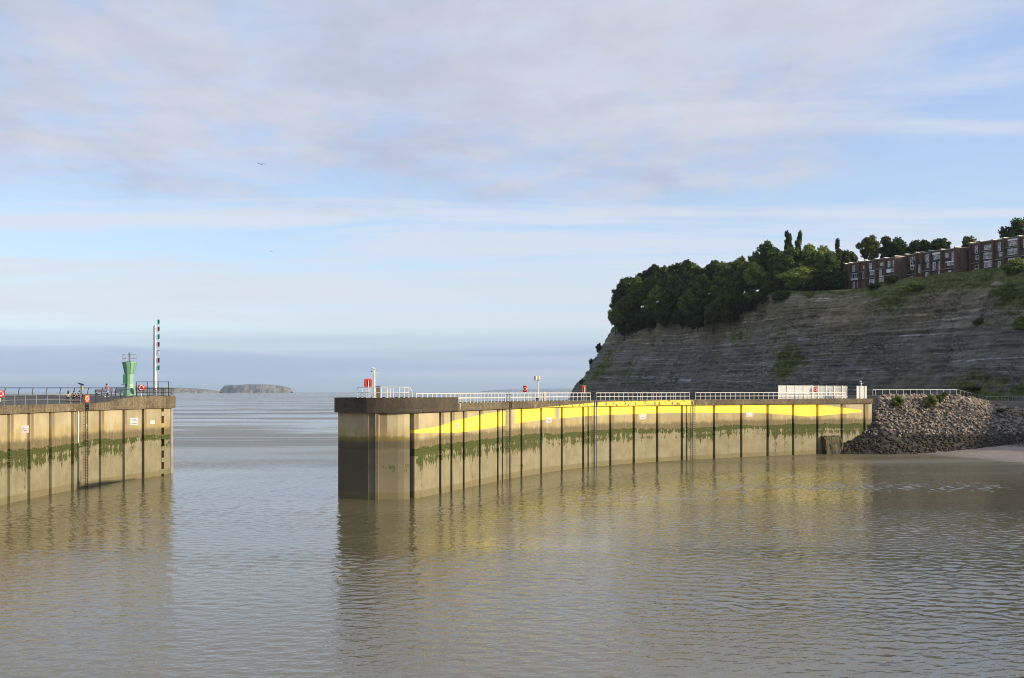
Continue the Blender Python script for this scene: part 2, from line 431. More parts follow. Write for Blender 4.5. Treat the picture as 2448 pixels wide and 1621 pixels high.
def concrete(name, paint=None, dark=False, slot=False, drips=False, left=False):
    m, g, b = new_mat(name)
    uvn = g.n('UVMap'); uvn.uv_map = 'UVMap'
    u, z, _ = g.sep(uvn.outputs[0])
    P = g.xyz(u, z, 0)
    big = g.noise(P, 0.25, 4, 0.6)
    fine = g.noise(P, 5.0, 5, 0.65)
    streak = g.noise(g.xyz(g.m('MULTIPLY', u, 3.2), g.m('MULTIPLY', z, 0.16), 2.0), 1.0, 5, 0.6)
    sstreak = g.noise(g.xyz(g.m('MULTIPLY', u, 1.1), g.m('MULTIPLY', z, 0.10), 5.0), 1.0, 4, 0.6)
    if dark:       # weathered coping beam
        c = g.mix(g.m('ADD', g.m('MULTIPLY', g.rng(streak, 0.30, 0.66), 0.45), g.m('MULTIPLY', g.rng(g.noise(P, 2.2, 6, 0.7), 0.32, 0.66), 0.55)), (0.055, 0.045, 0.034), (0.19, 0.155, 0.11) if not left else (0.25, 0.205, 0.135))
        c = g.mix(g.rng(big, 0.35, 0.62), c, g.mix(1.0, c, (0.62, 0.6, 0.62), 'MULTIPLY'))
        c = g.mix(g.m('MULTIPLY', g.rng(fine, 0.48, 0.72), 0.5), c, (0.26, 0.20, 0.10))
        # moss and lime runs
        c = g.mix(g.m('MULTIPLY', g.rng(g.noise(P, 1.3, 5, 0.7), 0.56, 0.66), 0.5), c, (0.16, 0.13, 0.035))
        run = g.m('MULTIPLY', g.rng(g.noise(g.xyz(g.m('MULTIPLY', u, 2.6), g.m('MULTIPLY', z, 0.35), 8.0), 1.0, 3, 0.5), 0.70, 0.74), g.rng(fine, 0.35, 0.5))
        c = g.mix(g.m('MULTIPLY', run, 0.8), c, (0.62, 0.57, 0.48))
        # shutter joint line
        c = g.mix(g.m('MULTIPLY', g.rng(g.m('ABSOLUTE', g.m('SUBTRACT', z, 9.83)), 0.0, 0.03, 1.0, 0.0), 0.35), c, (0.30, 0.26, 0.2))
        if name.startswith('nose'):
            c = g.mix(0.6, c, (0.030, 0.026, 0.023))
    else:
        c = g.mix(g.rng(big, 0.3, 0.7), (0.36, 0.31, 0.195), (0.47, 0.41, 0.265))
        oi = g.n('ObjectInfo').outputs['Random']
        c = g.mix(1.0, c, g.mix(oi, (0.80, 0.80, 0.80), (1.10, 1.08, 1.05)), 'MULTIPLY')
        c = g.mix(g.m('MULTIPLY', g.rng(streak, 0.46, 0.80), 0.30), c, (0.24, 0.20, 0.13))
        c = g.mix(g.m('MULTIPLY', g.rng(g.noise(g.xyz(g.m('MULTIPLY', u, 0.9), g.m('MULTIPLY', z, 0.22), 11.0), 1.0, 5, 0.65), 0.52, 0.68), 0.40), c, (0.25, 0.205, 0.13))
        c = g.mix(g.m('MULTIPLY', g.rng(fine, 0.5, 0.75), 0.30), c, (0.25, 0.215, 0.15))
        zj = g.m('ADD', z, g.m('ADD', g.m('MULTIPLY', g.m('SUBTRACT', g.noise(P, 0.8, 4, 0.6), 0.5), 0.9), g.m('MULTIPLY', g.m('SUBTRACT', g.noise(g.xyz(u, 0.0, 3.0), 0.12, 2, 0.5), 0.5), 0.9)))
        pu = g.n('Attribute'); pu.attribute_name = 'pu'; pu = pu.outputs['Fac']
        sw_ = g.m('ADD', 0.35, g.m('MULTIPLY', oi, 0.5))
        st = g.m('MULTIPLY', g.m('MULTIPLY', g.rng(pu, 0.10, 0.16), g.rng(g.m('SUBTRACT', pu, sw_), 0.16, 0.02)), g.m('MULTIPLY', g.rng(zj, 5.6, 6.6), g.rng(streak, 0.25, 0.5, 0.45, 0.9)))
        c = g.mix(st, c, (0.185, 0.145, 0.090))
        # ochre lichen under the splash line, dark stain above the weed
        c = g.mix(g.m('MULTIPLY', g.m('MULTIPLY', g.rng(zj, 8.4, 7.1), g.rng(zj, 6.1, 6.7)), g.rng(sstreak, 0.34, 0.62, 0.05, 0.65)), c, (0.33, 0.24, 0.085))
        c = g.mix(g.m('MULTIPLY', g.m('MULTIPLY', g.rng(zj, 7.0, 6.25), g.rng(zj, 5.3, 5.7)), g.rng(streak, 0.25, 0.55, 0.5, 0.95)), c, (0.13, 0.105, 0.055))
        # silted, greyer concrete in the tide range
        low = g.rng(zj, 5.8, 4.9)
        c = g.mix(low, c, g.mix(g.rng(g.noise(P, 0.55, 5, 0.6), 0.3, 0.7), (0.260, 0.232, 0.150), (0.195, 0.174, 0.110)))
        # hanging green weed with a ragged lower fringe
        jag = g.noise(g.xyz(g.m('MULTIPLY', u, 3.6), g.m('MULTIPLY', z, 1.15), 1.0), 1.0, 6, 0.72, 0.3)
        arc = g.noise(g.xyz(g.m('MULTIPLY', u, 0.75), 0.0, 4.0), 1.0, 3, 0.55)
        prof = g.rng(zj, 2.9, 5.0, 0.0, 1.0, False)
        isl = g.m('MULTIPLY', g.m('MULTIPLY', g.rng(zj, 4.2, 4.6), g.rng(zj, 5.15, 4.8)), 0.30)
        dens = g.m('SUBTRACT', g.m('ADD', g.m('ADD', prof, g.m('MULTIPLY', g.m('SUBTRACT', oi, 0.5), 0.55)), g.m('ADD', g.m('MULTIPLY', g.m('SUBTRACT', jag, 0.5), 2.3), g.m('MULTIPLY', g.m('SUBTRACT', arc, 0.5), 2.0))), isl)
        weed = g.m('MULTIPLY', g.rng(dens, 0.50, 0.58), g.rng(zj, 5.72, 5.60))
        if name.startswith('nose'):
            weed = g.m('MULTIPLY', weed, g.rng(g.noise(P, 0.5, 3, 0.5), 0.55, 0.62))
            c = g.mix(g.rng(zj, 6.9, 6.3, 0.0, 0.75), c, g.mix(g.rng(z, 6.0, 1.0), (0.095, 0.085, 0.062), (0.165, 0.145, 0.10)))
            c = g.mix(g.m('MULTIPLY', g.m('MULTIPLY', g.rng(zj, 7.1, 6.7), g.rng(zj, 6.3, 6.5)), 0.75), c, (0.17, 0.14, 0.035))
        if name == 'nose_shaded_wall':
            c = g.mix(g.rng(zj, 6.6, 5.7, 0.0, 0.55), c, (0.055, 0.046, 0.033))  # lower facet: some of its shade painted in along with dark, wet algae
        c = g.mix(weed, c, g.mix(g.rng(g.noise(P, 6.0, 4, 0.6), 0.35, 0.65), (0.028, 0.037, 0.010), (0.090, 0.102, 0.026)))
        # wet foot of the wall
        c = g.mix(g.rng(g.m('ADD', z, g.m('MULTIPLY', big, 0.35)), 1.05, 0.80, 0.0, 0.65), c, (0.15, 0.128, 0.06))
        # small pits
        pit = g.rng(g.noise(P, 2.3, 2, 0.3), 0.79, 0.81)
        c = g.mix(pit, c, (0.05, 0.04, 0.03))
        if slot:
            c = g.mix(g.rng(zj, 8.4, 7.0, 0.55, 1.0), c, g.mix(g.rng(fine, 0.3, 0.7), (0.012, 0.010, 0.007), (0.05, 0.038, 0.022)))  # recess shade painted into the slot colour, with wet black weed
            c = g.mix(g.rng(zj, 9.0, 8.0, 0.0, 0.0), c, (0.1, 0.1, 0.1))
    if paint:
        us0, us1 = paint[0][0][0] - 1, paint[0][-1][0] + 1
        ends = lambda pts: [(us0, pts[0][1])] + pts + [(us1, pts[-1][1])]
        top = g.curve(u, ends(paint[0]), us0, us1, 4.0, 13.0)
        wob = g.m('MULTIPLY', g.m('SUBTRACT', g.noise(P, 3.0, 2), 0.5), 0.02)
        msk = g.rng(g.m('SUBTRACT', g.m('ADD', z, wob), top), 0.01, -0.01)
        if paint[1]:
            bot = g.curve(u, ends(paint[1]), us0, us1, 4.0, 13.0)
            msk = g.m('MULTIPLY', msk, g.rng(g.m('SUBTRACT', g.m('ADD', z, wob), bot), -0.01, 0.01))
            msk = g.m('MULTIPLY', msk, g.m('MULTIPLY', g.rng(u, U_A-.02, U_A+.02), g.rng(u, U_B+.02, U_B-.02)))
            for a, e in GAPS:
                msk = g.m('MULTIPLY', msk, g.m('SUBTRACT', 1.0, g.m('MULTIPLY', g.rng(u, a-.03, a+.03), g.rng(u, e+.03, e-.03))))
            wear = g.m('MULTIPLY', g.rng(g.noise(g.xyz(g.m('MULTIPLY', u, 2.2), g.m('MULTIPLY', z, 0.5), 6.0), 1.0, 5, 0.7), 0.66, 0.76), g.rng(fine, 0.40, 0.6))
            msk = g.m('MULTIPLY', msk, g.m('SUBTRACT', 1.0, wear))
        else:
            msk = g.m('MULTIPLY', msk, g.m('MULTIPLY', g.rng(u, paint[0][0][0], paint[0][0][0]+.3), g.rng(u, paint[0][-1][0], paint[0][-1][0]-.3)))
            keep = g.m('ADD', g.noise(g.xyz(g.m('MULTIPLY', u, 1.6), g.m('MULTIPLY', z, 1.0), 3.0), 1.0, 6, 0.7), g.rng(u, RC.px2u(1640), RC.px2u(1670), 0.10, -0.075))
            msk = g.m('MULTIPLY', msk, g.m('MULTIPLY', g.rng(keep, 0.50, 0.57, 0.0, 0.9), g.rng(g.noise(P, 7.0, 4, 0.7), 0.36, 0.50, 0.35, 1.0)))
        yel = g.mix(g.rng(g.noise(P, 1.2, 4, 0.6), 0.3, 0.7), (0.75, 0.62, 0.08), (0.78, 0.67, 0.12))
        if slot:
            yel = (0.50, 0.32, 0.015)  # same yellow paint, darkened to put the slot's shade into the colour
        c = g.mix(msk, c, yel)
    g.put(b.inputs['Base Color'], c)
    b.inputs['Roughness'].default_value = 0.85
    b.inputs['Specular IOR Level'].default_value = 0.25
    bp = g.n('Bump'); bp.inputs['Strength'].default_value = 0.5; bp.inputs['Distance'].default_value = 0.03
    g.put(bp.inputs['Height'], g.m('ADD', fine, g.m('MULTIPLY', streak, 0.6)))
    g.t.links.new(bp.outputs[0], b.inputs['Normal'])
    return m
CW = concrete('harbour_wall_concrete', (Y_TOP, Y_BOT))
CS = concrete('joint_concrete', (Y_TOP, Y_BOT), slot=True)
CC = concrete('coping_concrete', (Y_COP, None), dark=True)
CN = concrete('nose_coping_concrete', dark=True)
CNW = concrete('nose_wall')
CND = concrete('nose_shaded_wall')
CL = concrete('left_wall_concrete')
CLS = concrete('left_joint_concrete', slot=True)
CLC = concrete('left_coping_concrete', dark=True, left=True)

# ------------------------------------------------------------------ water and sea
def water_mat():
    m, g, b = new_mat('tidal_water')
    geo = g.n('NewGeometry').outputs['Position']
    x, y, z = g.sep(geo)
    P = g.xyz(x, y, 0)
    dist = g.m('SQRT', g.m('ADD', g.m('MULTIPLY', x, x), g.m('MULTIPLY', y, y)))
    # silt-laden body colour in slow drifting bands
    drift = g.noise(g.xyz(g.m('MULTIPLY', x, 0.012), g.m('MULTIPLY', y, 0.03), 0), 1.0, 4, 0.55, 0.6)
    g.put(b.inputs['Base Color'], g.mix(g.rng(drift, 0.35, 0.65), (0.098, 0.086, 0.046), (0.136, 0.118, 0.068)))
    b.inputs['IOR'].default_value = 1.45
    b.inputs['Specular IOR Level'].default_value = 0.5
    # ripples
    rot = g.xyz(g.m('ADD', g.m('MULTIPLY', x, 0.95), g.m('MULTIPLY', y, 0.30)), g.m('SUBTRACT', g.m('MULTIPLY', y, 0.95), g.m('MULTIPLY', x, 0.30)), 0)
    rx, ry, _ = g.sep(rot)
    r1 = g.noise(g.xyz(g.m('MULTIPLY', rx, 0.55), g.m('MULTIPLY', ry, 1.15), 0), 1.0, 2, 0.5, 0.3)
    r2 = g.noise(g.xyz(g.m('MULTIPLY', rx, 2.0), g.m('MULTIPLY', ry, 3.2), 4), 1.0, 2, 0.5)
    r3 = g.noise(g.xyz(g.m('MULTIPLY', x, 0.16), g.m('MULTIPLY', y, 0.22), 9), 1.0, 2, 0.5)
    # rougher and calmer patches; long slicks out at sea
    patch = g.noise(g.xyz(g.m('MULTIPLY', x, 0.020), g.m('MULTIPLY', y, 0.045), 2), 1.0, 4, 0.55, 0.7)
    slick = g.noise(g.xyz(g.m('MULTIPLY', x, 0.006), g.m('MULTIPLY', y, 0.022), 5), 1.0, 5, 0.6, 1.0)
    far = g.rng(dist, 125, 210)
    pw = g.rng(patch, 0.34, 0.64, 0.55, 1.25)
    sw = g.rng(slick, 0.43, 0.57, g.rng(dist, 200, 380, 0.75, 0.10), 1.35)
    amp = g.mix(far, g.xyz(pw, pw, pw), g.xyz(sw, sw, sw))
    amp = g.sep(amp)[0]
    h = g.m('ADD', g.m('MULTIPLY', g.m('ADD', g.m('MULTIPLY', r1, 0.055), g.m('MULTIPLY', r3, 0.05)), g.rng(dist, 150, 215, 0.25, 1.0)), g.m('MULTIPLY', r2, 0.030))
    bp = g.n('Bump'); bp.inputs['Distance'].default_value = 1.0
    bp.inputs['Strength'].default_value = 1.0
    g.put(bp.inputs['Height'], g.m('MULTIPLY', h, g.m('MULTIPLY', amp, 1.0)))
    g.t.links.new(bp.outputs[0], b.inputs['Normal'])
    g.put(b.inputs['Roughness'], g.m('ADD', g.m('MULTIPLY', g.m('MULTIPLY', far, amp), 0.22), 0.05))
    return m
M['water'] = water_mat()
WAVE = 0.0025
S = 32000
wx_ = np.concatenate([[-S, -4000, -600, -150, -90], np.arange(-68, 68.01, .17), [90, 150, 600, 4000, S]])
wy_ = [-400.0, -60, 0, 20, 32]
yy = 38.0
while yy < 208: wy_.append(yy); yy += .10+.0018*(yy-38)
wy_ = np.array(wy_+[215, 230, 260, 500, 1500, 6000, S])
WX, WY = np.meshgrid(wx_, wy_, indexing='ij')
fade = np.clip((WX+66)/6, 0, 1)*np.clip((66-WX)/6, 0, 1)*np.clip((WY-38)/3, 0, 1)*np.clip((207-WY)/30, 0, 1)
rw = np.random.RandomState(77); WZ = np.zeros_like(WX)
inn = fade > 0
xx, yv = WX[inn], WY[inn]
mod = 0
def vn0(x, y, seed):
    T = np.random.RandomState(seed).rand(64, 64); xi = np.floor(x).astype(int); yi = np.floor(y).astype(int); fx, fy = x-xi, y-yi
    fx = fx*fx*(3-2*fx); fy = fy*fy*(3-2*fy); q = lambda i, j: T[i % 64, j % 64]
    return (q(xi, yi)*(1-fx)+q(xi+1, yi)*fx)*(1-fy)+(q(xi, yi+1)*(1-fx)+q(xi+1, yi+1)*fx)*fy
zz = np.zeros_like(xx)
wa = .75*xx+.9*vn0(xx/5, yv/5, 1); wb = yv+.9*vn0(xx/5, yv/5, 2)
for k in range(46):
    lam = .38*(1.8/.38)**(rw.rand()**1.5); ang = R(90+20)+rw.normal(0, .6); kk = 2*math.pi/lam
    zz += WAVE*lam**.9*np.sin(kk*(math.cos(ang)*xx+math.sin(ang)*yv)+rw.rand()*6.3+1.6*vn0(xx/(3*lam), yv/(3*lam), k+5))
cal = .35+1.3*vn0(xx/26+.3*yv/26, yv/11, 90)*(.6+.8*vn0(xx/60, yv/5, 91))
WZ[inn] = zz*cal*fade[inn]
nyw = len(wy_); ii, jj = np.meshgrid(np.arange(len(wx_)-1), np.arange(nyw-1), indexing='ij'); a = ii*nyw+jj
water = fastmesh('water', np.stack([WX, WY, WZ], -1).reshape(-1, 3), np.stack([a, a+nyw, a+nyw+1, a+1], -1).reshape(-1, 4), M['water'], smooth=True)
tag(water, kind='structure')

# ------------------------------------------------------------------ right breakwater arm
SLW = 0.30
rp = empty('curved_breakwater', RC.off(RC.px2u(1400), -2.0, 0), 0, 'long curved concrete breakwater arm painted with a yellow arc', 'breakwater')
def adopt(o, root):
    o.parent = root; o.matrix_parent_inverse = Matrix.Translation(-Vector(root.location)); return o
def rstrip(*a, **k):
    root = a[-1]; o = strip(*a[:-1], None, **k); return adopt(o, root)
r_slots = [985.5, 1052.5, 1079, 1108.5, 1147, 1190, 1201, 1246.5, 1293.5, 1343, 1394, 1406, 1459, 1515, 1571, 1630, 1641.5, 1707, 1772, 1835, 1896, 1954, 2012, 2066.5]
su = [RC.px2u(x) for x in r_slots]
u_rib0, u_rib1 = RC.px2u(897.5), RC.px2u(905.5)
ZB = -3.0
rstrip('core', RC, 0.0, RC.L-.02, -0.62, -6.0, ZB, COPB-.02, CS, rp)
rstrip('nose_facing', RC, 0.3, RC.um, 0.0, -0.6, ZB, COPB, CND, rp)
rstrip('nose_facing', RC, RC.um+.006, u_rib0, 0.06, -0.6, ZB, COPB, CNW, rp)
rstrip('rib', RC, u_rib0+.006, u_rib1, 0.26, -0.6, ZB, COPB, CNW, rp, step=0.2)
prev = u_rib1 + .006
for i, u in enumerate(su):
    w = SLW * (1.0 if 0 < i else 1.25) * (0.62 if i in (6, 11, 16) else 1.0)
    rstrip('wall_panel', RC, prev, u-w, 0.0, -0.6, ZB, COPB, CNW if i == 0 else CW, rp)
    prev = u+w
rstrip('wall_panel', RC, prev, RC.L, 0.0, -0.6, ZB, COPB, CW, rp)
u_step = RC.px2u(1088)
joints = [u_step+.004, RC.px2u(1214.5), RC.px2u(1418.5), RC.px2u(1655), RC.px2u(1835), RC.L+0.0]
rstrip('nose_coping', RC, 0.0, u_step, 0.42, -6.4, COPB+.004, NOSE, CN, rp)
for a, e in zip(joints[:-1], joints[1:]):
    rstrip('coping', RC, a, e-.012, 0.36, -6.3, COPB+.004, DECK, CC, rp)

# ------------------------------------------------------------------ left breakwater platform
lp = empty('breakwater_platform', (-60, 120, 0), 0, 'broad sunlit concrete breakwater platform carrying the green beacon', 'breakwater')
FAR_Y = 157.0
def l_top(u):
    x = lpx(u)
    t = min(1, max(0, (x-228)/(335-228))); t = t*t*(3-2*t)
    return EYE-1.46 + t*(1.46-0.66)
l_slots = [21, 69, 120, 173, 188, 239, 295.5, 342, 389]
lu = [LC.px2u(x) for x in l_slots]
u_l_end = LC.px2u(403)
rstrip('core', LC, 0, LC.L-.3, -0.62, -4.5, ZB, COPB-.05, CLS, lp)
prev = 1.0
off_slots = [lu[0]-6*k for k in range(8, 0, -1)]
for i, u in enumerate(off_slots + lu):
    w = 0.36 if lpx(u) < 180 else 0.32
    if abs(lpx(u)-188) < 1: w = 0.16
    rstrip('wall_panel', LC, prev, u-w, 0.0, -0.6, ZB, COPB-.03, CL, lp)
    prev = u+w
rstrip('wall_panel', LC, prev, u_l_end, 0.0, -0.6, ZB, COPB-.03, CL, lp)
# end of the platform: blocks stepped between niches
rstrip('end_facing', LC, u_l_end+.01, LC.L, -0.45, -4.4, ZB, COPB-.03, CL, lp)
zz = 0.25
for k in range(6):
    rstrip('end_block', LC, u_l_end+.012, LC.L-0.9+0.25*(k % 2), 0.0, -0.44, zz, zz+0.62, CL, lp)
    zz += 1.62
adopt(mesh('end_wall', [(-49.0, 153.3, ZB), (-49.6, 158.5, ZB), (-49.6, 158.5, COPB-.04), (-49.0, 153.3, COPB-.04), (-53.4, 152.3, ZB), (-54, 158.5, ZB), (-54, 158.5, COPB-.04), (-53.4, 152.3, COPB-.04)],
           [(0, 1, 2, 3), (7, 6, 5, 4), (3, 2, 6, 7), (1, 5, 6, 2)], CL, None, uv=[(0, ZB), (5, ZB), (5, 9.4), (0, 9.4), (0, ZB), (5, ZB), (5, 9.4), (0, 9.4)]), lp)
us_j = [0.0, 26, 52, LC.px2u(60), LC.px2u(203)-.25]
for a, e in zip(us_j[:-1], us_j[1:]):
    rstrip('coping', LC, a+.006, e, 0.28, -0.55, COPB-.02, l_top, CLC, lp)
rstrip('coping', LC, LC.px2u(203)+.25, LC.px2u(300), 0.28, -0.55, COPB-.02, l_top, CLC, lp)
rstrip('coping', LC, LC.px2u(300)+.008, LC.L-.0, 0.28, -0.55, COPB-.02, l_top, CLC, lp)
adopt(mesh('coping', [(-48.72, 153.4, COPB-.02), (-49.2, 159, COPB-.02), (-49.2, 159, EYE-.67), (-48.72, 153.4, EYE-.67), (-49.5, 153.2, COPB-.02), (-50.2, 159, COPB-.02), (-50.2, 159, EYE-.67), (-49.5, 153.2, EYE-.67)],
           [(0, 1, 2, 3), (7, 6, 5, 4), (3, 2, 6, 7), (0, 4, 5, 1), (0, 3, 7, 4)], CLC, None, uv=[(0, 9.4), (5, 9.4), (5, 11), (0, 11), (0, 9.4), (5, 9.4), (5, 11), (0, 11)]), lp)
V, F = [], []
nu, nt_ = 60, 10
for i in range(nu+1):
    u = LC.L*i/nu; a = LC.off(u, -0.54, l_top(u)-.02)
    far = Vector((a.x-(FAR_Y-a.y)*0.9-6*min(1, (FAR_Y-a.y)/10), FAR_Y+0.4, EYE-0.60))
    for k in range(nt_+1):
        t = k/nt_; V.append(a.lerp(far, t))
for i in range(nu):
    for k in range(nt_):
        a = i*(nt_+1)+k; F.append((a, a+1, a+nt_+2, a+nt_+1))
deck = adopt(mesh('deck', V, F, M['asphalt'], None), lp)
DV = np.array([tuple(v) for v in V])
def ldeck(x, y):
    d = (DV[:, 0]-x)**2+(DV[:, 1]-y)**2; k = np.argsort(d)[:3]; w = 1/(d[k]+1e-6)
    return float((DV[k, 2]*w).sum()/w.sum())
# seaward kerb and side under the deck
adopt(MB().box(-150, -49.3, FAR_Y+.4, FAR_Y+1.2, ZB, EYE-0.52).build('seaward_wall', M['slab'], None), lp)

# ------------------------------------------------------------------ headland cliff
def vnoise(x, y, seed=0, octs=4, gain=0.5):
    rs = np.random.RandomState(seed); T = rs.rand(256, 256)
    out = np.zeros(np.broadcast(x, y).shape); amp, tot, f = 1.0, 0.0, 1.0
    for _ in range(octs):
        X, Y = x*f, y*f
        xi = np.floor(X).astype(int); yi = np.floor(Y).astype(int); fx, fy = X-xi, Y-yi
        fx = fx*fx*(3-2*fx); fy = fy*fy*(3-2*fy)
        g_ = lambda i, j: T[i % 256, j % 256]
        out += amp*((g_(xi, yi)*(1-fx)+g_(xi+1, yi)*fx)*(1-fy)+(g_(xi, yi+1)*(1-fx)+g_(xi+1, yi+1)*fx)*fy)
        tot += amp; amp *= gain; f *= 2.03
    return out/tot
def sstep(a, b, v):
    t = np.clip((v-a)/(b-a), 0, 1); return t*t*(3-2*t)
CA = np.array([-.4512, .8924]); CNn = np.array([-.8924, -.4512]); C0 = np.array([112.0, 408.0])
S_TIP = 125.0
path, nor = [], []
for s_ in np.arange(-330, S_TIP, 0.85):
    path.append(C0+CA*s_); nor.append(CNn)
cen = C0+CA*S_TIP - CNn*16
for k in range(1, 46):
    t = R(150)*k/45; c_, s2 = math.cos(-t), math.sin(-t)
    nn = np.array([CNn[0]*c_-CNn[1]*s2, CNn[0]*s2+CNn[1]*c_]); path.append(cen+nn*16); nor.append(nn)
hd = np.array([-(-nn[1]), -nn[0]])
for k in range(1, 40):
    path.append(path[-1] + np.array([nn[1], -nn[0]])*3.0); nor.append(nn)
path = np.array(path); nor = np.array(nor)
arc = np.concatenate([[0], np.cumsum(np.hypot(*np.diff(path, axis=0).T))]) - 330
NZ = 150
zt = 50.0
hz = np.concatenate([np.linspace(zt, 2, NZ-6), np.linspace(1.2, -2, 6)])
SS, ZZ = np.meshgrid(arc, hz, indexing='ij')
def cliff_off(SS, ZZ):
    gr = sstep(40, -30, SS)
    o = (0.27+0.33*sstep(70, 125, SS))*(zt-ZZ) + 5.0*sstep(0, 8, zt-ZZ)*gr + 0.55*np.clip(9-ZZ, 0, 20)**1.12
    return o
OO = cliff_off(SS, ZZ)
mid = sstep(0, 5, zt-ZZ)
gul = (vnoise(SS/13, ZZ/60, 1, 3)-.5)*9*mid + (vnoise(SS/4.2, ZZ/16, 2, 4)-.5)*4.4*mid + (vnoise((SS+ZZ*.8)/6, ZZ/22, 14, 3)-.5)*3.0*mid
dip = ZZ + 0.010*SS + (vnoise(SS/40, ZZ*0, 5, 2)-.5)*1.2
beds = (vnoise(dip*0.55, SS*0.03, 3, 4, .6)-.5)*1.5*(0.3+1.2*vnoise(SS/17, ZZ/9, 33, 3))
fineb = (vnoise(dip*2.2, SS*0.25, 8, 3, .6)-.5)*0.6
fr_ = lambda v: v-np.floor(v)
ledge = (fr_(dip/3.3)-.5)*0.9*sstep(.38, .6, vnoise(SS/14, dip/6, 61, 3))+(fr_(dip/1.27+.3)-.5)*.55*sstep(.4, .6, vnoise(SS/9, dip/3, 62, 3))
OO2 = OO + gul + ledge*mid + (beds+fineb)*mid + (vnoise(SS/1.5, ZZ/1.1, 6, 3)-.5)*1.2*mid
_ss = np.linspace(-330, S_TIP, 2000); _pp = C0[None]+CA[None]*_ss[:, None]; _px = 1224+FPX*_pp[:, 0]/_pp[:, 1]
_o = np.argsort(_px); edge_dz = np.interp(np.interp(SS, _ss, _px), [1880, 1960, 2020, 2080, 2150, 2300], [.8, -1.0, -2.0, -1.2, -.2, .2])
ZR = ZZ + (edge_dz+(vnoise(SS/9, ZZ*0, 12, 3)-.5)*1.2)*sstep(12, 0, zt-ZZ)
PX = path[:, None, 0]+nor[:, None, 0]*OO2; PY = path[:, None, 1]+nor[:, None, 1]*OO2
V = np.stack([PX, PY, ZR], -1).reshape(-1, 3)
ns, nz = SS.shape
ii, jj = np.meshgrid(np.arange(ns-1), np.arange(nz-1), indexing='ij')
a = ii*nz+jj
F = np.stack([a, a+1, a+nz+1, a+nz], -1).reshape(-1, 4)
def cliff_mat():
    m, g, b = new_mat('cliff_rock')
    geo = g.n('NewGeometry').outputs['Position']
    at_ = g.n('Attribute'); at_.attribute_name = 'veg'
    dp = g.n('Attribute'); dp.attribute_name = 'bed'
    al = g.n('Attribute'); al.attribute_name = 'along'
    veg, bed, along = at_.outputs['Fac'], dp.outputs['Fac'], al.outputs['Fac']
    big = g.noise(geo, 0.06, 4, 0.6)
    fine = g.noise(geo, 0.9, 5, 0.7)
    lay = g.noise(g.xyz(g.m('MULTIPLY', along, 0.012), g.m('MULTIPLY', bed, 0.42), 0), 1.0, 6, 0.72)
    lay2 = g.noise(g.xyz(g.m('MULTIPLY', along, 0.05), g.m('MULTIPLY', bed, 1.9), 3), 1.0, 4, 0.65)
    c = g.mix(g.rng(lay, 0.33, 0.66), (0.150, 0.148, 0.138), (0.250, 0.240, 0.205))
    c = g.mix(g.m('MULTIPLY', g.rng(lay2, 0.55, 0.68), 0.42), c, (0.34, 0.33, 0.30))
    c = g.mix(g.m('MULTIPLY', g.rng(lay2, 0.44, 0.35), 0.50), c, (0.080, 0.079, 0.082))
    # scree washed brown between the beds
    scr = g.noise(g.xyz(g.m('MULTIPLY', g.m('ADD', along, g.m('MULTIPLY', bed, 0.55)), 0.055), g.m('MULTIPLY', bed, 0.035), 4), 1.0, 5, 0.65, 0.3)
    c = g.mix(g.m('MULTIPLY', g.rng(scr, 0.46, 0.60), 0.70), c, g.mix(fine, (0.150, 0.138, 0.102), (0.25, 0.228, 0.175)))
    c = g.mix(g.m('MULTIPLY', g.rng(big, 0.46, 0.62), 0.55), c, (0.135, 0.138, 0.085))
    er = g.noise(g.xyz(g.m('MULTIPLY', along, 0.42), g.m('MULTIPLY', bed, 0.07), 12), 1.0, 5, 0.65, 0.4)
    c = g.mix(g.m('MULTIPLY', g.rng(er, 0.50, 0.66), 0.60), c, (0.135, 0.125, 0.092))
    c = g.mix(g.m('MULTIPLY', g.rng(er, 0.46, 0.34), 0.45), c, (0.10, 0.10, 0.085))
    # pale limestone courses
    pale = g.m('MULTIPLY', g.rng(g.noise(g.xyz(g.m('MULTIPLY', along, 0.02), g.m('MULTIPLY', bed, 0.8), 7), 1.0, 3, 0.5), 0.60, 0.66), g.rng(g.noise(g.xyz(along, g.m('MULTIPLY', bed, 2.0), 0), 0.5, 4, 0.7), 0.40, 0.60))
    c = g.mix(g.m('MULTIPLY', pale, 0.85), c, (0.46, 0.47, 0.48))
    # thin bright courses
    for zc, th in ((8.3, .22), (17.0, .2), (19.2, .22), (21.0, .16), (31.5, .2), (36.5, .45)):
        ln = g.m('MULTIPLY', g.rng(g.m('ABSOLUTE', g.m('SUBTRACT', g.m('ADD', bed, g.m('MULTIPLY', fine, 0.3)), zc)), th*1.6, th*.5), g.rng(g.noise(g.xyz(g.m('MULTIPLY', along, 0.09), zc, 0), 1.0, 4, 0.7), 0.50, 0.64))
        c = g.mix(g.m('MULTIPLY', ln, 0.8), c, (0.46, 0.45, 0.42) if zc < 30 else (0.42, 0.37, 0.28))
    c = g.mix(g.m('MULTIPLY', g.rng(fine, 0.42, 0.30), 0.7), c, (0.045, 0.043, 0.043))
    # weathered brown upper beds, blue-grey shale below
    bz = g.m('ADD', bed, g.m('MULTIPLY', g.m('SUBTRACT', g.noise(g.xyz(g.m('MULTIPLY', along, 0.03), g.m('MULTIPLY', bed, 0.05), 21), 1.0, 4, 0.6), 0.5), 22.0))
    c = g.mix(1.0, c, g.mix(g.rng(bz, 26, 42), g.mix(g.rng(bz, 6, 22), (0.74, 0.75, 0.77), (0.95, 0.98, 1.03)), (1.16, 1.06, 0.90)), 'MULTIPLY')
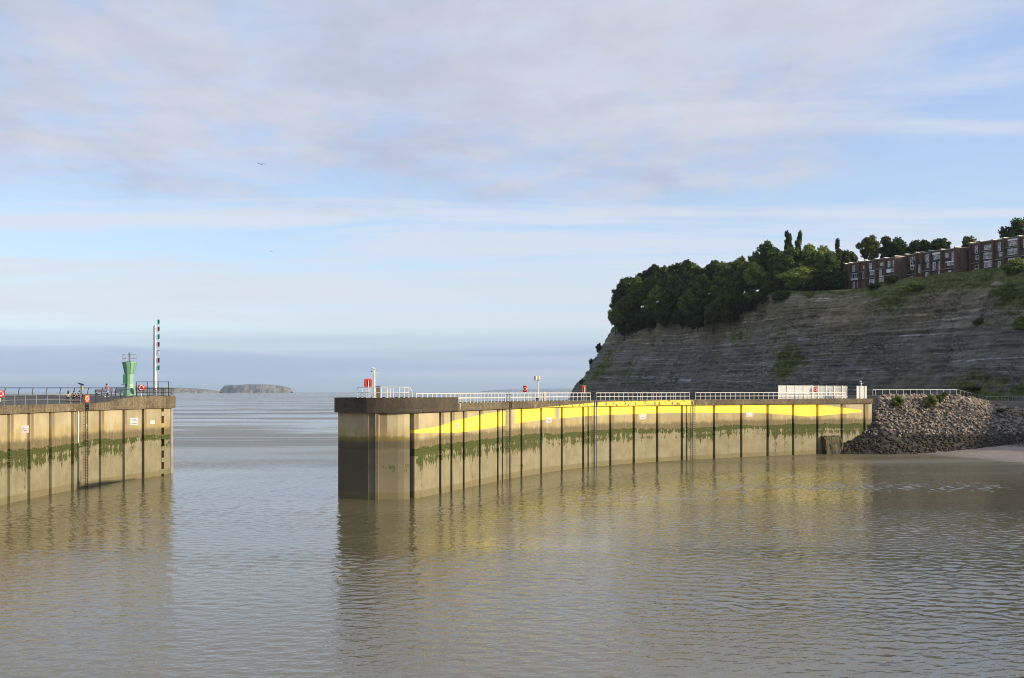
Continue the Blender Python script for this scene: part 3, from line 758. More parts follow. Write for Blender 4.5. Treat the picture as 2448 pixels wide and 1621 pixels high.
    # joint-bounded blocks picked out by dark cracks
    vo = g.n('TexVoronoi', feature='DISTANCE_TO_EDGE'); g.put(vo.inputs['Vector'], g.xyz(g.m('MULTIPLY', along, 0.42), g.m('MULTIPLY', bed, 0.75), 0)); vo.inputs['Scale'].default_value = 1.0
    crack = g.m('MULTIPLY', g.rng(vo.outputs['Distance'], 0.09, 0.02), g.rng(g.noise(g.xyz(g.m('MULTIPLY', along, 0.05), g.m('MULTIPLY', bed, 0.09), 31), 1.0, 3, 0.6), 0.45, 0.62))
    c = g.mix(g.m('MULTIPLY', crack, 0.7), c, (0.045, 0.043, 0.043))
    # grass and ivy
    vn = g.m('ADD', veg, g.m('MULTIPLY', g.m('SUBTRACT', g.noise(geo, 0.32, 5, 0.7), 0.5), 1.3))
    gc = g.mix(g.rng(g.noise(geo, 0.8, 4, 0.6), 0.35, 0.65), (0.045, 0.062, 0.015), (0.12, 0.14, 0.036))
    c = g.mix(g.rng(vn, 0.40, 0.72, 0.0, 0.92), c, gc)
    g.put(b.inputs['Base Color'], c)
    b.inputs['Roughness'].default_value = 0.95
    b.inputs['Specular IOR Level'].default_value = 0.15
    bp = g.n('Bump'); bp.inputs['Strength'].default_value = 0.9; bp.inputs['Distance'].default_value = 0.6
    g.put(bp.inputs['Height'], g.m('ADD', g.m('MULTIPLY', lay2, 0.8), fine))
    g.t.links.new(bp.outputs[0], b.inputs['Normal'])
    return m
def grass_mat():
    m, g, b = new_mat('rough_grass')
    geo = g.n('NewGeometry').outputs['Position']
    n = g.noise(geo, 0.5, 5, 0.65); n2 = g.noise(geo, 6.0, 3, 0.6)
    c = g.mix(g.rng(n, 0.35, 0.65), (0.06, 0.085, 0.02), (0.14, 0.16, 0.04))
    c = g.mix(g.m('MULTIPLY', n2, 0.4), c, (0.10, 0.085, 0.04))
    g.put(b.inputs['Base Color'], c)
    b.inputs['Roughness'].default_value = 0.95
    return m
M['grass'] = grass_mat()
cl = fastmesh('cliff', V, F, cliff_mat(), smooth=True)
tag(cl, kind='structure')
pxg = 1224+FPX*PX/PY; rowg = HOR-FPX*(ZR-EYE)/PY
def blob(s0, z0, rs, rz, rot=0.0):
    ds, dzz = SS-s0, ZZ-z0; c_, s_ = math.cos(rot), math.sin(rot)
    return np.exp(-(((ds*c_+dzz*s_)/rs)**2+((-ds*s_+dzz*c_)/rz)**2)*1.2)
def sz_at(px_, row):
    k = np.argmin((pxg-px_)**2+(rowg-row)**2+1e6*(PY > 600)); i, j = divmod(int(k), nz); return arc[i], hz[j]
veg = 0.9*sstep(-8, -48, SS)*sstep(9.5, 3.5, zt-ZZ) + 0.9*sstep(2.2, .4, zt-ZZ)
for (x0, y0, rs, rz, ro, w) in ((1885, 850, 15, 8, .5, .8), (1930, 815, 10, 5, .4, .5), (1870, 885, 9, 5, .3, .7), (1615, 905, 13, 7, .2, .85), (1640, 925, 14, 6, 0, .8), (2010, 790, 16, 6, .2, .35), (2400, 918, 24, 3, .2, .56), (2330, 930, 20, 3, .2, .6), (2150, 720, 18, 5, 0, .5), (1500, 900, 14, 5, .3, .5), (2350, 775, 8, 2.5, 0, .6), (2448, 780, 8, 3, 0, .7), (1440, 870, 9, 16, .4, .6), (1760, 800, 8, 6, 0, .5), (2430, 700, 10, 10, 0, .8), (1480, 790, 9, 6, 0, .5), (1600, 780, 18, 4, 0, .45)):
    s0, z0 = sz_at(x0, y0); veg = np.maximum(veg, w*blob(s0, z0, rs, rz, ro)) if w > .45 else veg + w*blob(s0, z0, rs, rz, ro)
veg = veg + 0.42*vnoise(SS/22+ZZ/40, ZZ/9, 44, 3)*sstep(60, 130, SS) + 0.30*sstep(.42, .72, vnoise((SS+ZZ*.7)/18, ZZ/14, 45, 4))
for nm, A in (('veg', np.clip(veg, 0, 1)), ('bed', dip), ('along', SS)):
    at_ = cl.data.attributes.new(nm, 'FLOAT', 'POINT'); at_.data.foreach_set('value', A.astype(np.float32).ravel())
# plateau behind the edge
sel = np.arange(0, ns-39, 3)
V, F = [], []
offs = [-0.3, -6, -18, -40, -90, -260]
for i in sel:
    for k, o in enumerate(offs):
        p = path[i]+nor[i]*max(o, -260 if i < len(arc)-86 else -15)
        V.append((p[0], p[1], [float(ZR[i, 0])-.02, float(ZR[i, 0])*.6+50.3*.4, 50.5, 51.0, 52.5, 54.0][k]))
for i in range(len(sel)-1):
    for k in range(len(offs)-1):
        q = i*len(offs)+k; F.append((q, q+len(offs), q+len(offs)+1, q+1))
tag(mesh('grassy_plateau', V, F, M['grass'], smooth=True), kind='structure')

def edge_s(px_, o=0.0):
    ss = np.linspace(-330, S_TIP+8, 3000); p = C0[None]+CA[None]*ss[:, None]+CNn[None]*o
    x = 1224+FPX*p[:, 0]/p[:, 1]; k = np.argsort(x)
    return float(np.interp(px_, x[k], ss[k]))
def edge_pt(s_, o): p = C0+CA*s_+CNn*o; return Vector((p[0], p[1], 0))

# ------------------------------------------------------------------ rock bank, foreshore
CR = np.array([(60, 217.0, 11.05), (68.8, 218.6, 11.05), (80, 221.5, 11.1), (91.5, 224.5, 11.05), (97.5, 228.5, 10.2), (104.5, 233.5, 8.9), (116, 239.5, 7.6), (160, 256, 7.2)])
def crest(x, y):
    """signed distance to the crest line (positive on the harbour side) and its height"""
    best = np.full(np.broadcast(x, y).shape, 1e9); zc = np.zeros_like(best); sg = np.ones_like(best)
    for p, q in zip(CR[:-1], CR[1:]):
        dx_, dy_ = q[0]-p[0], q[1]-p[1]; L2 = dx_*dx_+dy_*dy_
        t = np.clip(((x-p[0])*dx_+(y-p[1])*dy_)/L2, 0, 1)
        ex, ey = x-(p[0]+t*dx_), y-(p[1]+t*dy_); d = np.hypot(ex, ey)
        s1 = np.where((dx_*ey-dy_*ex) < 0, 1.0, -1.0); k = d < best
        best = np.where(k, d, best); zc = np.where(k, p[2]+t*(q[2]-p[2]), zc); sg = np.where(k, s1, sg)
    return best*sg, zc
def shore(x, y):
    # foreshore rises gently inland from the water's edge
    ex, ey = 85.5-77.5, 179.4-202.0; L = math.hypot(ex, ey)
    d = ((x-77.5)*ey-(y-202.0)*ex)/L
    return np.clip(-d, -30, 60)*0.058
def bank_z(x, y):
    d, zc = crest(x, y)
    zb = np.where(d > 0, zc-0.80*np.clip(d-.6, 0, 99), np.where(x > 93, zc+np.clip(-d*.22, 0, 2.0), zc))
    # the pile runs down along the face of the pier
    dw = (x-70.4)*.5-(y-212.8)*.865
    pile = 5.0-(70.6-x)*0.47-0.62*np.clip(dw, 0, 99)
    pile = np.where(x < 70.6, pile, 5.0+(x-70.6)*1.7-0.62*np.clip(dw, 0, 99)*np.clip(1-(x-70.6)/5, 0, 1))
    return np.where(x < 75, np.minimum(zb, pile), zb)
gx, gy = np.meshgrid(np.linspace(58, 165, 200), np.linspace(140, 275, 200), indexing='ij')
zs = np.minimum(shore(gx, gy), 1.5)+(vnoise(gx/6, gy/3, 21, 4)-.5)*0.35
zb = bank_z(gx, gy)
gz = np.maximum(zs, zb-.15)
V = np.stack([gx, gy, gz], -1).reshape(-1, 3)
ii, jj = np.meshgrid(np.arange(199), np.arange(199), indexing='ij'); a = ii*200+jj
F = np.stack([a, a+200, a+201, a+1], -1).reshape(-1, 4)
def shore_mat():
    m, g, b = new_mat('foreshore')
    geo = g.n('NewGeometry').outputs['Position']; x, y, z = g.sep(geo)
    n = g.noise(geo, 0.35, 5, 0.65); f = g.noise(g.xyz(x, g.m('MULTIPLY', y, 2.5), z), 1.6, 4, 0.6)
    zn = g.m('ADD', z, g.m('MULTIPLY', g.m('SUBTRACT', n, 0.5), 0.9))
    c = g.mix(g.rng(f, 0.35, 0.65), (0.20, 0.162, 0.138), (0.28, 0.23, 0.195))
    c = g.mix(g.rng(g.m('ADD', z, g.m('MULTIPLY', f, 0.25)), 0.35, 0.10), c, (0.20, 0.155, 0.105))
    c = g.mix(g.rng(zn, 1.22, 1.34), c, g.mix(g.rng(f, 0.35, 0.6), (0.022, 0.017, 0.016), (0.06, 0.048, 0.045)))
    ra = g.n('Attribute'); ra.attribute_name = 'rocky'
    c = g.mix(ra.outputs['Fac'], c, (0.035, 0.029, 0.025))
    c = g.mix(g.rng(z, 8.4, 9.2), c, (0.075, 0.066, 0.032))
    g.put(b.inputs['Base Color'], c)
    g.put(b.inputs['Roughness'], g.rng(z, 0.05, 0.8, 0.35, 0.8))
    bp = g.n('Bump'); bp.inputs['Strength'].default_value = 0.7; bp.inputs['Distance'].default_value = 0.12
    g.put(bp.inputs['Height'], f); g.t.links.new(bp.outputs[0], b.inputs['Normal'])
    return m
fs = fastmesh('foreshore', V, F, shore_mat(), smooth=True); tag(fs, kind='structure')
at_ = fs.data.attributes.new('rocky', 'FLOAT', 'POINT'); at_.data.foreach_set('value', (zb-.15 > zs-.1).astype(np.float32).ravel())

def stone_mat(name, a_, b_, ochre):
    m, g, b = new_mat(name)
    geo = g.n('NewGeometry'); pos = geo.outputs['Position']
    rp_ = geo.outputs['Random Per Island']; oi = g.n('ObjectInfo').outputs['Random']
    f = g.noise(pos, 5.0, 4, 0.65)
    k = g.m('FRACT', g.m('ADD', g.m('MULTIPLY', rp_, 0.9), oi))
    c = g.mix(g.m('ADD', g.m('MULTIPLY', k, 0.7), g.m('MULTIPLY', f, 0.3)), a_, b_)
    c = g.mix(g.m('MULTIPLY', g.rng(g.noise(pos, 0.3, 4, 0.7), 0.55, 0.7), ochre), c, (0.22, 0.15, 0.05))
    g.put(b.inputs['Base Color'], c); b.inputs['Roughness'].default_value = 0.9
    return m
M['stone'] = stone_mat('rock_armour', (0.075, 0.062, 0.051), (0.37, 0.31, 0.25), 0.40)
M['weedstone'] = stone_mat('weedy_rock', (0.016, 0.013, 0.009), (0.06, 0.046, 0.028), 0.25)
ico = bmesh.new(); bmesh.ops.create_icosphere(ico, subdivisions=1, radius=1.0)
IV = np.array([v.co[:] for v in ico.verts]); IF = np.array([[v.index for v in f.verts] for f in ico.faces]); ico.free()
rs = np.random.RandomState(5)
def rock(rad, flat=.7):
    v = IV*(1+(rs.rand(len(IV), 1)-.5)*.65)*np.array([1, rs.uniform(.65, 1), flat*rs.uniform(.75, 1.1)])*rad
    M3 = np.array(Matrix.Rotation(rs.rand()*6.3, 3, 'Z') @ Matrix.Rotation(rs.uniform(-.7, .7), 3, 'X') @ Matrix.Rotation(rs.uniform(-.7, .7), 3, 'Y'))
    return v @ M3.T
acc = {'stone': [[], [], 0], 'weedstone': [[], [], 0]}
cnt = 0
for _ in range(60000):
    x, y = rs.uniform(56, 150), rs.uniform(170, 262)
    d, zc = crest(np.array(x), np.array(y)); d = float(d)
    if d < 0.4 or d > 14.6: continue
    z = float(bank_z(np.array(x), np.array(y)))
    xp = 1224+FPX*x/y
    if xp > 2475 or z < -0.7: continue
    zsn = float(shore(np.array(x), np.array(y)))
    if z < min(zsn, 1.5)-.25: continue
    # keep off the pier's own face
    if x < 70.6 and (x-70.4)*.5-(y-212.8)*.865 < 0.1: continue
    keep = 0.55 if xp < 2300 else 0.42
    if rs.rand() > keep: continue
    zl = z + rs.uniform(-.45, .45)
    kind = 'weedstone' if zl < 3.6 - 0.010*max(0, x-75) else 'stone'
    rad = rs.uniform(.22, .40)*(1+0.5*max(0, (z-8.6))/2.4*rs.rand())
    A = acc[kind]; v = rock(rad)+np.array([x, y, z+.02])
    A[0].append(v); A[1].append(IF+A[2]); A[2] += len(IV); cnt += 1
bank = empty('rock_bank', (85, 214, 6))
tag(bank, 'sloping bank of loose grey brown armour stones beside the pier end', 'rock bank', kind='structure')
for kind, nm in (('stone', 'armour_stones'), ('weedstone', 'weedy_stones')):
    o = fastmesh(nm, np.concatenate(acc[kind][0]), np.concatenate(acc[kind][1]), M[kind]); o['kind'] = 'stuff'; adopt(o, bank)
# bigger boulders along the top, one by one
protos = [fastmesh('boulder', rock(1.0, .75), IF, M['stone']).data for _ in range(7)]
for o in [o for o in COL.objects if o.name.startswith('boulder')]: bpy.data.objects.remove(o)
nb = 0
for _ in range(900):
    if nb >= 130: break
    k = rs.randint(0, len(CR)-2); t = rs.rand(); p = CR[k]*(1-t)+CR[k+1]*t
    dx_, dy_ = CR[k+1][:2]-CR[k][:2]; L = math.hypot(dx_, dy_); nx_, ny_ = dy_/L, -dx_/L
    dd = abs(rs.normal(0, 1.0))*1.9+.7
    x, y = p[0]+nx_*dd, p[1]+ny_*dd
    if x < 71.3 or 1224+FPX*x/y > 2460: continue
    z = float(bank_z(np.array(x), np.array(y)))
    o = share('boulder', protos[rs.randint(7)], None, (x, y, z-.12), (rs.uniform(-.5, .5), rs.uniform(-.5, .5), rs.rand()*6.3), [rs.uniform(.5, 1.0)*a_ for a_ in (1, 1, .85)])
    adopt(o, bank); nb += 1

# weed-hung concrete ledge at the wall's foot
u0, u1 = RC.px2u(1962), RC.px2u(2006)
V, F = [], []
for i in range(15):
    u = u0+(u1-u0)*i/14
    for k in range(7):
        t = k/6; zz_ = -1+4.3*t; o_ = 1.55-0.75*t*t+rs.uniform(-.22, .22)
        V.append(RC.off(u, o_, zz_+rs.uniform(-.22, .16)-.5*max(0, i-9)/5*t))
    V.append(RC.off(u, 0.02, 3.4))
for i in range(14):
    for k in range(7):
        a = i*8+k; F.append((a, a+8, a+9, a+1))
F += [tuple(range(8)), tuple(range(14*8+7, 14*8-1, -1))]
def ledge_mat():
    m, g, b = new_mat('weed_hung_concrete')
    geo = g.n('NewGeometry').outputs['Position']; x, y, z = g.sep(geo)
    n = g.noise(g.xyz(g.m('MULTIPLY', x, 2.2), g.m('MULTIPLY', y, 2.2), g.m('MULTIPLY', z, .7)), 1.0, 5, .7)
    c = g.mix(g.rng(n, .42, .58), (0.014, 0.011, 0.007), (0.085, 0.075, 0.022))
    g.put(b.inputs['Base Color'], c); b.inputs['Roughness'].default_value = .8
    return m
tag(mesh('concrete_ledge', V, F, ledge_mat()), 'weed-hung concrete ledge at the foot of the wall beside the stones', 'ledge')

# ------------------------------------------------------------------ trees and shrubs
def crown_mesh(name, seed, n_cl, n_leaf, leaf, shape='round', mat=None):
    r_ = np.random.RandomState(seed)
    V, F = [], []
    if shape == 'round':
        cs = []
        while len(cs) < n_cl:
            p = r_.normal(0, 1, 3); p /= np.linalg.norm(p); p *= r_.uniform(.3, .84)**.7
            if p[2] < -.75: continue
            cs.append((p*np.array([1, 1, .9]), r_.uniform(.18, .34)))
    elif shape == 'tall':
        cs = [(np.array([r_.normal(0, .1), r_.normal(0, .1), z]), .30*(1-abs(z)*.55)) for z in np.linspace(-.9, .95, n_cl)]
    elif shape == 'cone':
        cs = []
        for z in np.linspace(-.9, .95, 12):
            rr = (1-z)/2*.85
            for k in range(max(1, int(rr*9))):
                t = r_.rand()*6.3; q = rr*r_.uniform(.3, 1); cs.append((np.array([q*math.cos(t), q*math.sin(t), z-.12*q]), .14))
    tot = sum(r**2 for _, r in cs)
    P, Nn = [], []
    for c, r in cs:
        k = int(n_leaf*r*r/tot)+4
        d = r_.normal(0, 1, (k, 3)); d /= np.linalg.norm(d, axis=1)[:, None]
        rad = r*(r_.rand(k, 1)**.35)*r_.uniform(.8, 1.25, (k, 1))
        q = c+d*rad*np.array([1, 1, .8]); P.append(q); Nn.append(d+r_.normal(0, .55, (k, 3))+np.array([0, 0, .35]))
    P = np.concatenate(P); Nn = np.concatenate(Nn); Nn /= np.linalg.norm(Nn, axis=1)[:, None]
    up = r_.normal(0, 1, Nn.shape); A = np.cross(Nn, up); A /= np.linalg.norm(A, axis=1)[:, None]; B = np.cross(Nn, A)
    s_ = leaf*r_.uniform(.6, 1.5, (len(P), 1))
    Q = np.stack([P-A*s_*.5, P-B*s_*.75*.6, P+A*s_*.55, P+B*s_*.8], 1).reshape(-1, 3)
    F = np.arange(len(Q)).reshape(-1, 4)
    o = fastmesh(name, Q, F, mat); me = o.data; bpy.data.objects.remove(o)
    return me
def trunk_mesh(seed, lean=.1):
    r_ = random.Random(seed); b = MB()
    b.bar((0, 0, -1.75), (lean*.4, 0, -.6), .075, .055, 7); b.bar((lean*.4, 0, -.6), (lean, .05, .05), .055, .025, 6)
    for k in range(7):
        t = r_.random()*6.3; z = r_.uniform(-.8, -.2); e = r_.uniform(.35, .65)
        b.bar((lean*.4, 0, z), (lean*.4+e*math.cos(t), e*math.sin(t), z+r_.uniform(.12, .3)), .03, .009, 5)
    o = b.build('trunk', M['bark']); me = o.data; bpy.data.objects.remove(o); return me
TR = [trunk_mesh(k, .1*(k-1)) for k in range(3)]
CROWN = {}
for mk in ('leaf_dark', 'leaf_mid', 'leaf_light'):
    CROWN[mk] = [crown_mesh('crown', 40+k, 40, 6000, .10, 'round', M[mk]) for k in range(2 if mk != 'leaf_dark' else 4)]
CROWN['tall'] = [crown_mesh('crown', 71, 16, 1900, .11, 'tall', M['leaf_dark'])]
CROWN['cone'] = [crown_mesh('crown', 81, 0, 2600, .10, 'cone', M['leaf_conifer'])]
def tree(name, pos, w, h, kind, label, group='trees along the cliff top', trunk=True):
    """pos: base point, w crown width, h total height"""
    t = empty(name, pos, rnd.random()*6.3, label, 'tree', group)
    if trunk:
        ch = min(h*0.97, w*1.30) if kind not in ('tall', 'cone') else h*.96
    else:
        ch = h
    cz = h-ch/2
    me = rnd.choice(CROWN[kind])
    share('crown', me, t, (0, 0, cz), (0, 0, 0), (w/2*1.18, w/2*1.18, ch/2*1.02))
    if trunk:
        share('trunk', rnd.choice(TR), t, (0, 0, cz), (0, 0, 0), (w/2, w/2, cz/1.7))
    return t
def edge_tree(px_, top, wpx, kind, label, o=-4.0, base=None, group='trees along the cliff top', name='broadleaf_tree', trunk=True):
    s_ = edge_s(px_, o); p = edge_pt(s_, o); D = p.y
    ztop = EYE+(HOR-top)*D/FPX
    zb_ = 50.0 if o <= 0 else max(6.0, 50-o/0.36)
    if base is not None: zb_ = EYE+(HOR-base)*D/FPX
    p.z = zb_-.3
    return tree(name, p, wpx*D/FPX, ztop-zb_, kind, label, group, trunk)
WOOD = 'dark broadleaf tree in the dense wood on the headland'
big = [
 (1511, 649, 58, 'leaf_dark', 'dark rounded tree nearest the tip of the headland', -3, None),
 (1563, 629, 36, 'leaf_dark', 'small pointed tree standing above the wood near the headland tip', -9, None),
 (1600, 645, 60, 'leaf_dark', WOOD, -4, None), (1630, 618, 66, 'leaf_dark', 'broad dark tree with a domed top, third along the headland', -10, None),
 (1672, 634, 46, 'leaf_dark', WOOD, -6, None), (1700, 625, 46, 'leaf_dark', WOOD, -10, None),
 (1744, 610, 66, 'leaf_dark', 'dark tree with a loose domed crown left of the tallest trees', -12, None),
 (1775, 640, 60, 'leaf_dark', WOOD, -5, None),
 (1806, 626, 56, 'leaf_light', 'bright green rounded tree standing before the tall dark trees', -2, 690),
 (1838, 576, 96, 'leaf_mid', 'tallest broad green tree at the middle of the wood', -14, None),
 (1898, 584, 84, 'leaf_mid', 'green tree below the two narrow cypresses', -14, None),
 (1915, 634, 78, 'leaf_light', 'spreading light green tree above the bare grass edge', -5, 694),
 (1955, 578, 72, 'leaf_mid', 'dark tree right of the two narrow cypresses', -22, None),
 (1985, 600, 44, 'leaf_dark', WOOD, -14, None), (2016, 584, 56, 'leaf_dark', 'dark tree rising at the left end of the terrace', -26, None),
 (1858, 632, 66, 'leaf_dark', WOOD, -8, None), (1955, 632, 66, 'leaf_dark', WOOD, -10, None), (1992, 632, 60, 'leaf_dark', WOOD, -12, None),
 (1870, 600, 70, 'leaf_dark', WOOD, -20, None), (1930, 600, 70, 'leaf_dark', WOOD, -24, None), (1978, 592, 60, 'leaf_dark', WOOD, -26, None), (1800, 618, 60, 'leaf_dark', WOOD, -16, None), (1655, 622, 56, 'leaf_mid', WOOD, -14, None), (1590, 634, 50, 'leaf_mid', WOOD, -14, None), (1540, 645, 48, 'leaf_dark', WOOD, -8, None), (1720, 618, 50, 'leaf_mid', WOOD, -16, None), (1772, 612, 54, 'leaf_dark', WOOD, -18, None),
 (1828, 652, 50, 'leaf_dark', WOOD, -18, None), (1862, 655, 50, 'leaf_dark', WOOD, -20, None), (1890, 656, 50, 'leaf_dark', WOOD, -20, None), (1922, 656, 50, 'leaf_dark', WOOD, -20, None), (1945, 655, 50, 'leaf_dark', WOOD, -18, None), (1970, 655, 46, 'leaf_dark', WOOD, -20, None), (2005, 650, 46, 'leaf_dark', WOOD, -22, None),
]
ORD = ['first', 'second', 'third', 'fourth', 'fifth', 'sixth', 'seventh', 'eighth', 'ninth', 'tenth', 'eleventh', 'twelfth', 'thirteenth', 'fourteenth', 'fifteenth', 'sixteenth', 'seventeenth', 'eighteenth', 'nineteenth', 'twentieth', 'twenty-first', 'twenty-second', 'twenty-third', 'twenty-fourth', 'twenty-fifth', 'twenty-sixth', 'twenty-seventh', 'twenty-eighth']
wx = sorted(t_[0]+t_[1]*1e-4 for t_ in big if t_[4] == WOOD)
for x, top, w, k, lab, o, b_ in big:
    if lab == WOOD: lab = '%s from the tip of the plain dark trees filling the headland wood' % ORD[wx.index(x+top*1e-4)]
    edge_tree(x, top, w, k, lab, o, b_)
for x, w in ((1886, 34), (1909, 28)):
    edge_tree(x, 556, w*1.9, 'tall', 'narrow dark cypress, %s of the pair above the wood' % ('left' if x < 1900 else 'right'), -20, name='cypress_tree')
edge_tree(2003, 574, 62, 'cone', 'dark pointed conifer left of the terrace', -34, name='conifer_tree')
behind = [(2080, 560, 48, 'dark tree with open crown behind the left terrace block'), (2135, 559, 60, 'large dark tree behind the middle of the left terrace block'),
 (2172, 590, 56, 'dark low tree behind the gap between left and middle terrace blocks'), (2207, 559, 60, 'large dark tree behind the middle terrace block'),
 (2249, 558, 42, 'dark lacy tree at the right of the group behind the middle block'), (2317, 560, 74, 'dark domed tree behind the brick end wall of the middle block'),
 (2440, 512, 76, 'tall dark tree above the terrace at the right edge of the picture')]
for x, top, w, lab in behind: edge_tree(x, top, w, 'leaf_dark', lab, -46, group='trees behind the terrace')
edge_tree(2105, 600, 60, 'leaf_dark', 'low dark tree filling the gap behind the left terrace block', -44, group='trees behind the terrace')
edge_tree(2385, 572, 50, 'leaf_dark', 'low dark tree just showing over the right terrace roof', -44, group='trees behind the terrace')
HANG = 'dark shrubby tree hanging over the upper cliff face'
for hk, (x, top, w, o, b_) in enumerate(sorted(((1487, 670, 44, 3, 790), (1478, 700, 34, 6, 800), (1500, 700, 52, 6, 790), (1535, 680, 56, 5, 780), (1570, 680, 58, 4, 770), (1610, 680, 56, 4, 765), (1650, 690, 56, 5, 768),
                      (1690, 690, 54, 6, 775), (1705, 720, 46, 9, 795), (1730, 690, 52, 5, 770), (1765, 690, 56, 4, 752), (1800, 690, 48, 2, 728), (1840, 665, 44, -1, 712), (1520, 660, 50, 0, 760), (1560, 655, 50, -2, 740), (1620, 655, 60, -1, 740), (1680, 655, 60, 0, 740), (1725, 655, 56, -1, 735), (1472, 730, 40, 9, 800), (1492, 745, 44, 9, 812), (1520, 735, 52, 8, 800), (1552, 730, 50, 7, 790), (1590, 725, 52, 6, 782), (1632, 730, 48, 7, 786), (1668, 735, 46, 8, 792), (1745, 725, 46, 6, 775), (1782, 715, 46, 4, 748), (1822, 700, 40, 1, 726)))):
    edge_tree(x, top, w, ('leaf_mid', 'leaf_dark', 'leaf_dark', 'leaf_dark', 'leaf_dark')[hk % 5], '%s from the tip of the shrubby trees hanging over the cliff' % ORD[hk], o, b_, 'trees hanging over the cliff', 'shrubby_tree')
# shrubs clinging to the cliff face and tip
def shrub(px_, row, wpx, hpx, kind, label, group, o=None):
    s0, z0 = sz_at(px_, row); k = int(np.argmin(abs(arc-s0))); j = int(np.argmin(abs(hz-z0)))
    p = Vector((PX[k, j], PY[k, j], ZR[k, j])); D = p.y
    t = empty('shrub', p, rnd.random()*6, label, 'shrub', group)
    hh = hpx*D/FPX
    share('foliage', rnd.choice(CROWN[kind]), t, (0, 0, hh*.3), (0, 0, 0), (wpx*D/FPX/2, wpx*D/FPX/2, hh*.62))
    return t
for x, y, w, h, k, lab in (
    (1432, 838, 16, 22, 'leaf_dark', 'lone dark shrub on the steep edge of the headland tip'),
    (1412, 868, 12, 14, 'leaf_dark', 'smaller dark shrub low on the headland tip edge'),
    (1392, 918, 14, 12, 'leaf_dark', 'tuft of dark shrub at the foot of the headland tip'),
    (1795, 800, 13, 16, 'leaf_dark', 'dark bush alone on the grey rock below the wood'),
    (2340, 775, 34, 16, 'leaf_mid', 'low green bush on the rock ledge under the right terrace'),
    (2440, 785, 34, 34, 'leaf_mid', 'rounded green bush at the right edge halfway up the cliff'),
    (2412, 716, 38, 46, 'leaf_mid', 'tall green ivy bush on the upper cliff at the right'),
    (2430, 652, 60, 40, 'leaf_mid', 'wide green bush in front of the right terrace'),
    (2185, 690, 46, 22, 'leaf_light', 'pale flowering bush on the grass slope below the terrace'),
    (1935, 708, 20, 14, 'leaf_light', 'small pale bush just under the bare grass edge'),
    (2090, 690, 36, 18, 'leaf_dark', 'dark bush on the brow below the left terrace block'),
    (2130, 668, 40, 18, 'leaf_dark', 'dark bush on the brow below the middle of the terrace'),
    (1870, 715, 50, 26, 'leaf_dark', 'dark bush spreading down from the wood beside the bare rock'),
    (2330, 932, 60, 10, 'leaf_dark', 'low dark bush at the cliff foot behind the sloping fence'),
    ):
    shrub(x, y, w, h, k, lab, 'shrubs on the cliff face')

# ------------------------------------------------------------------ terrace of houses
ROW = np.array([.4512, -.8924]); BACK = np.array([.8924, .4512])
H0 = np.array([127.3, 416.0])
ROT = math.atan2(ROW[1], ROW[0])
def row_t(px_, back):
    ts = np.linspace(-20, 120, 3000); p = H0[None]+ROW[None]*ts[:, None]+BACK[None]*back
    x = 1224+FPX*p[:, 0]/p[:, 1]; return float(np.interp(px_, x, ts))
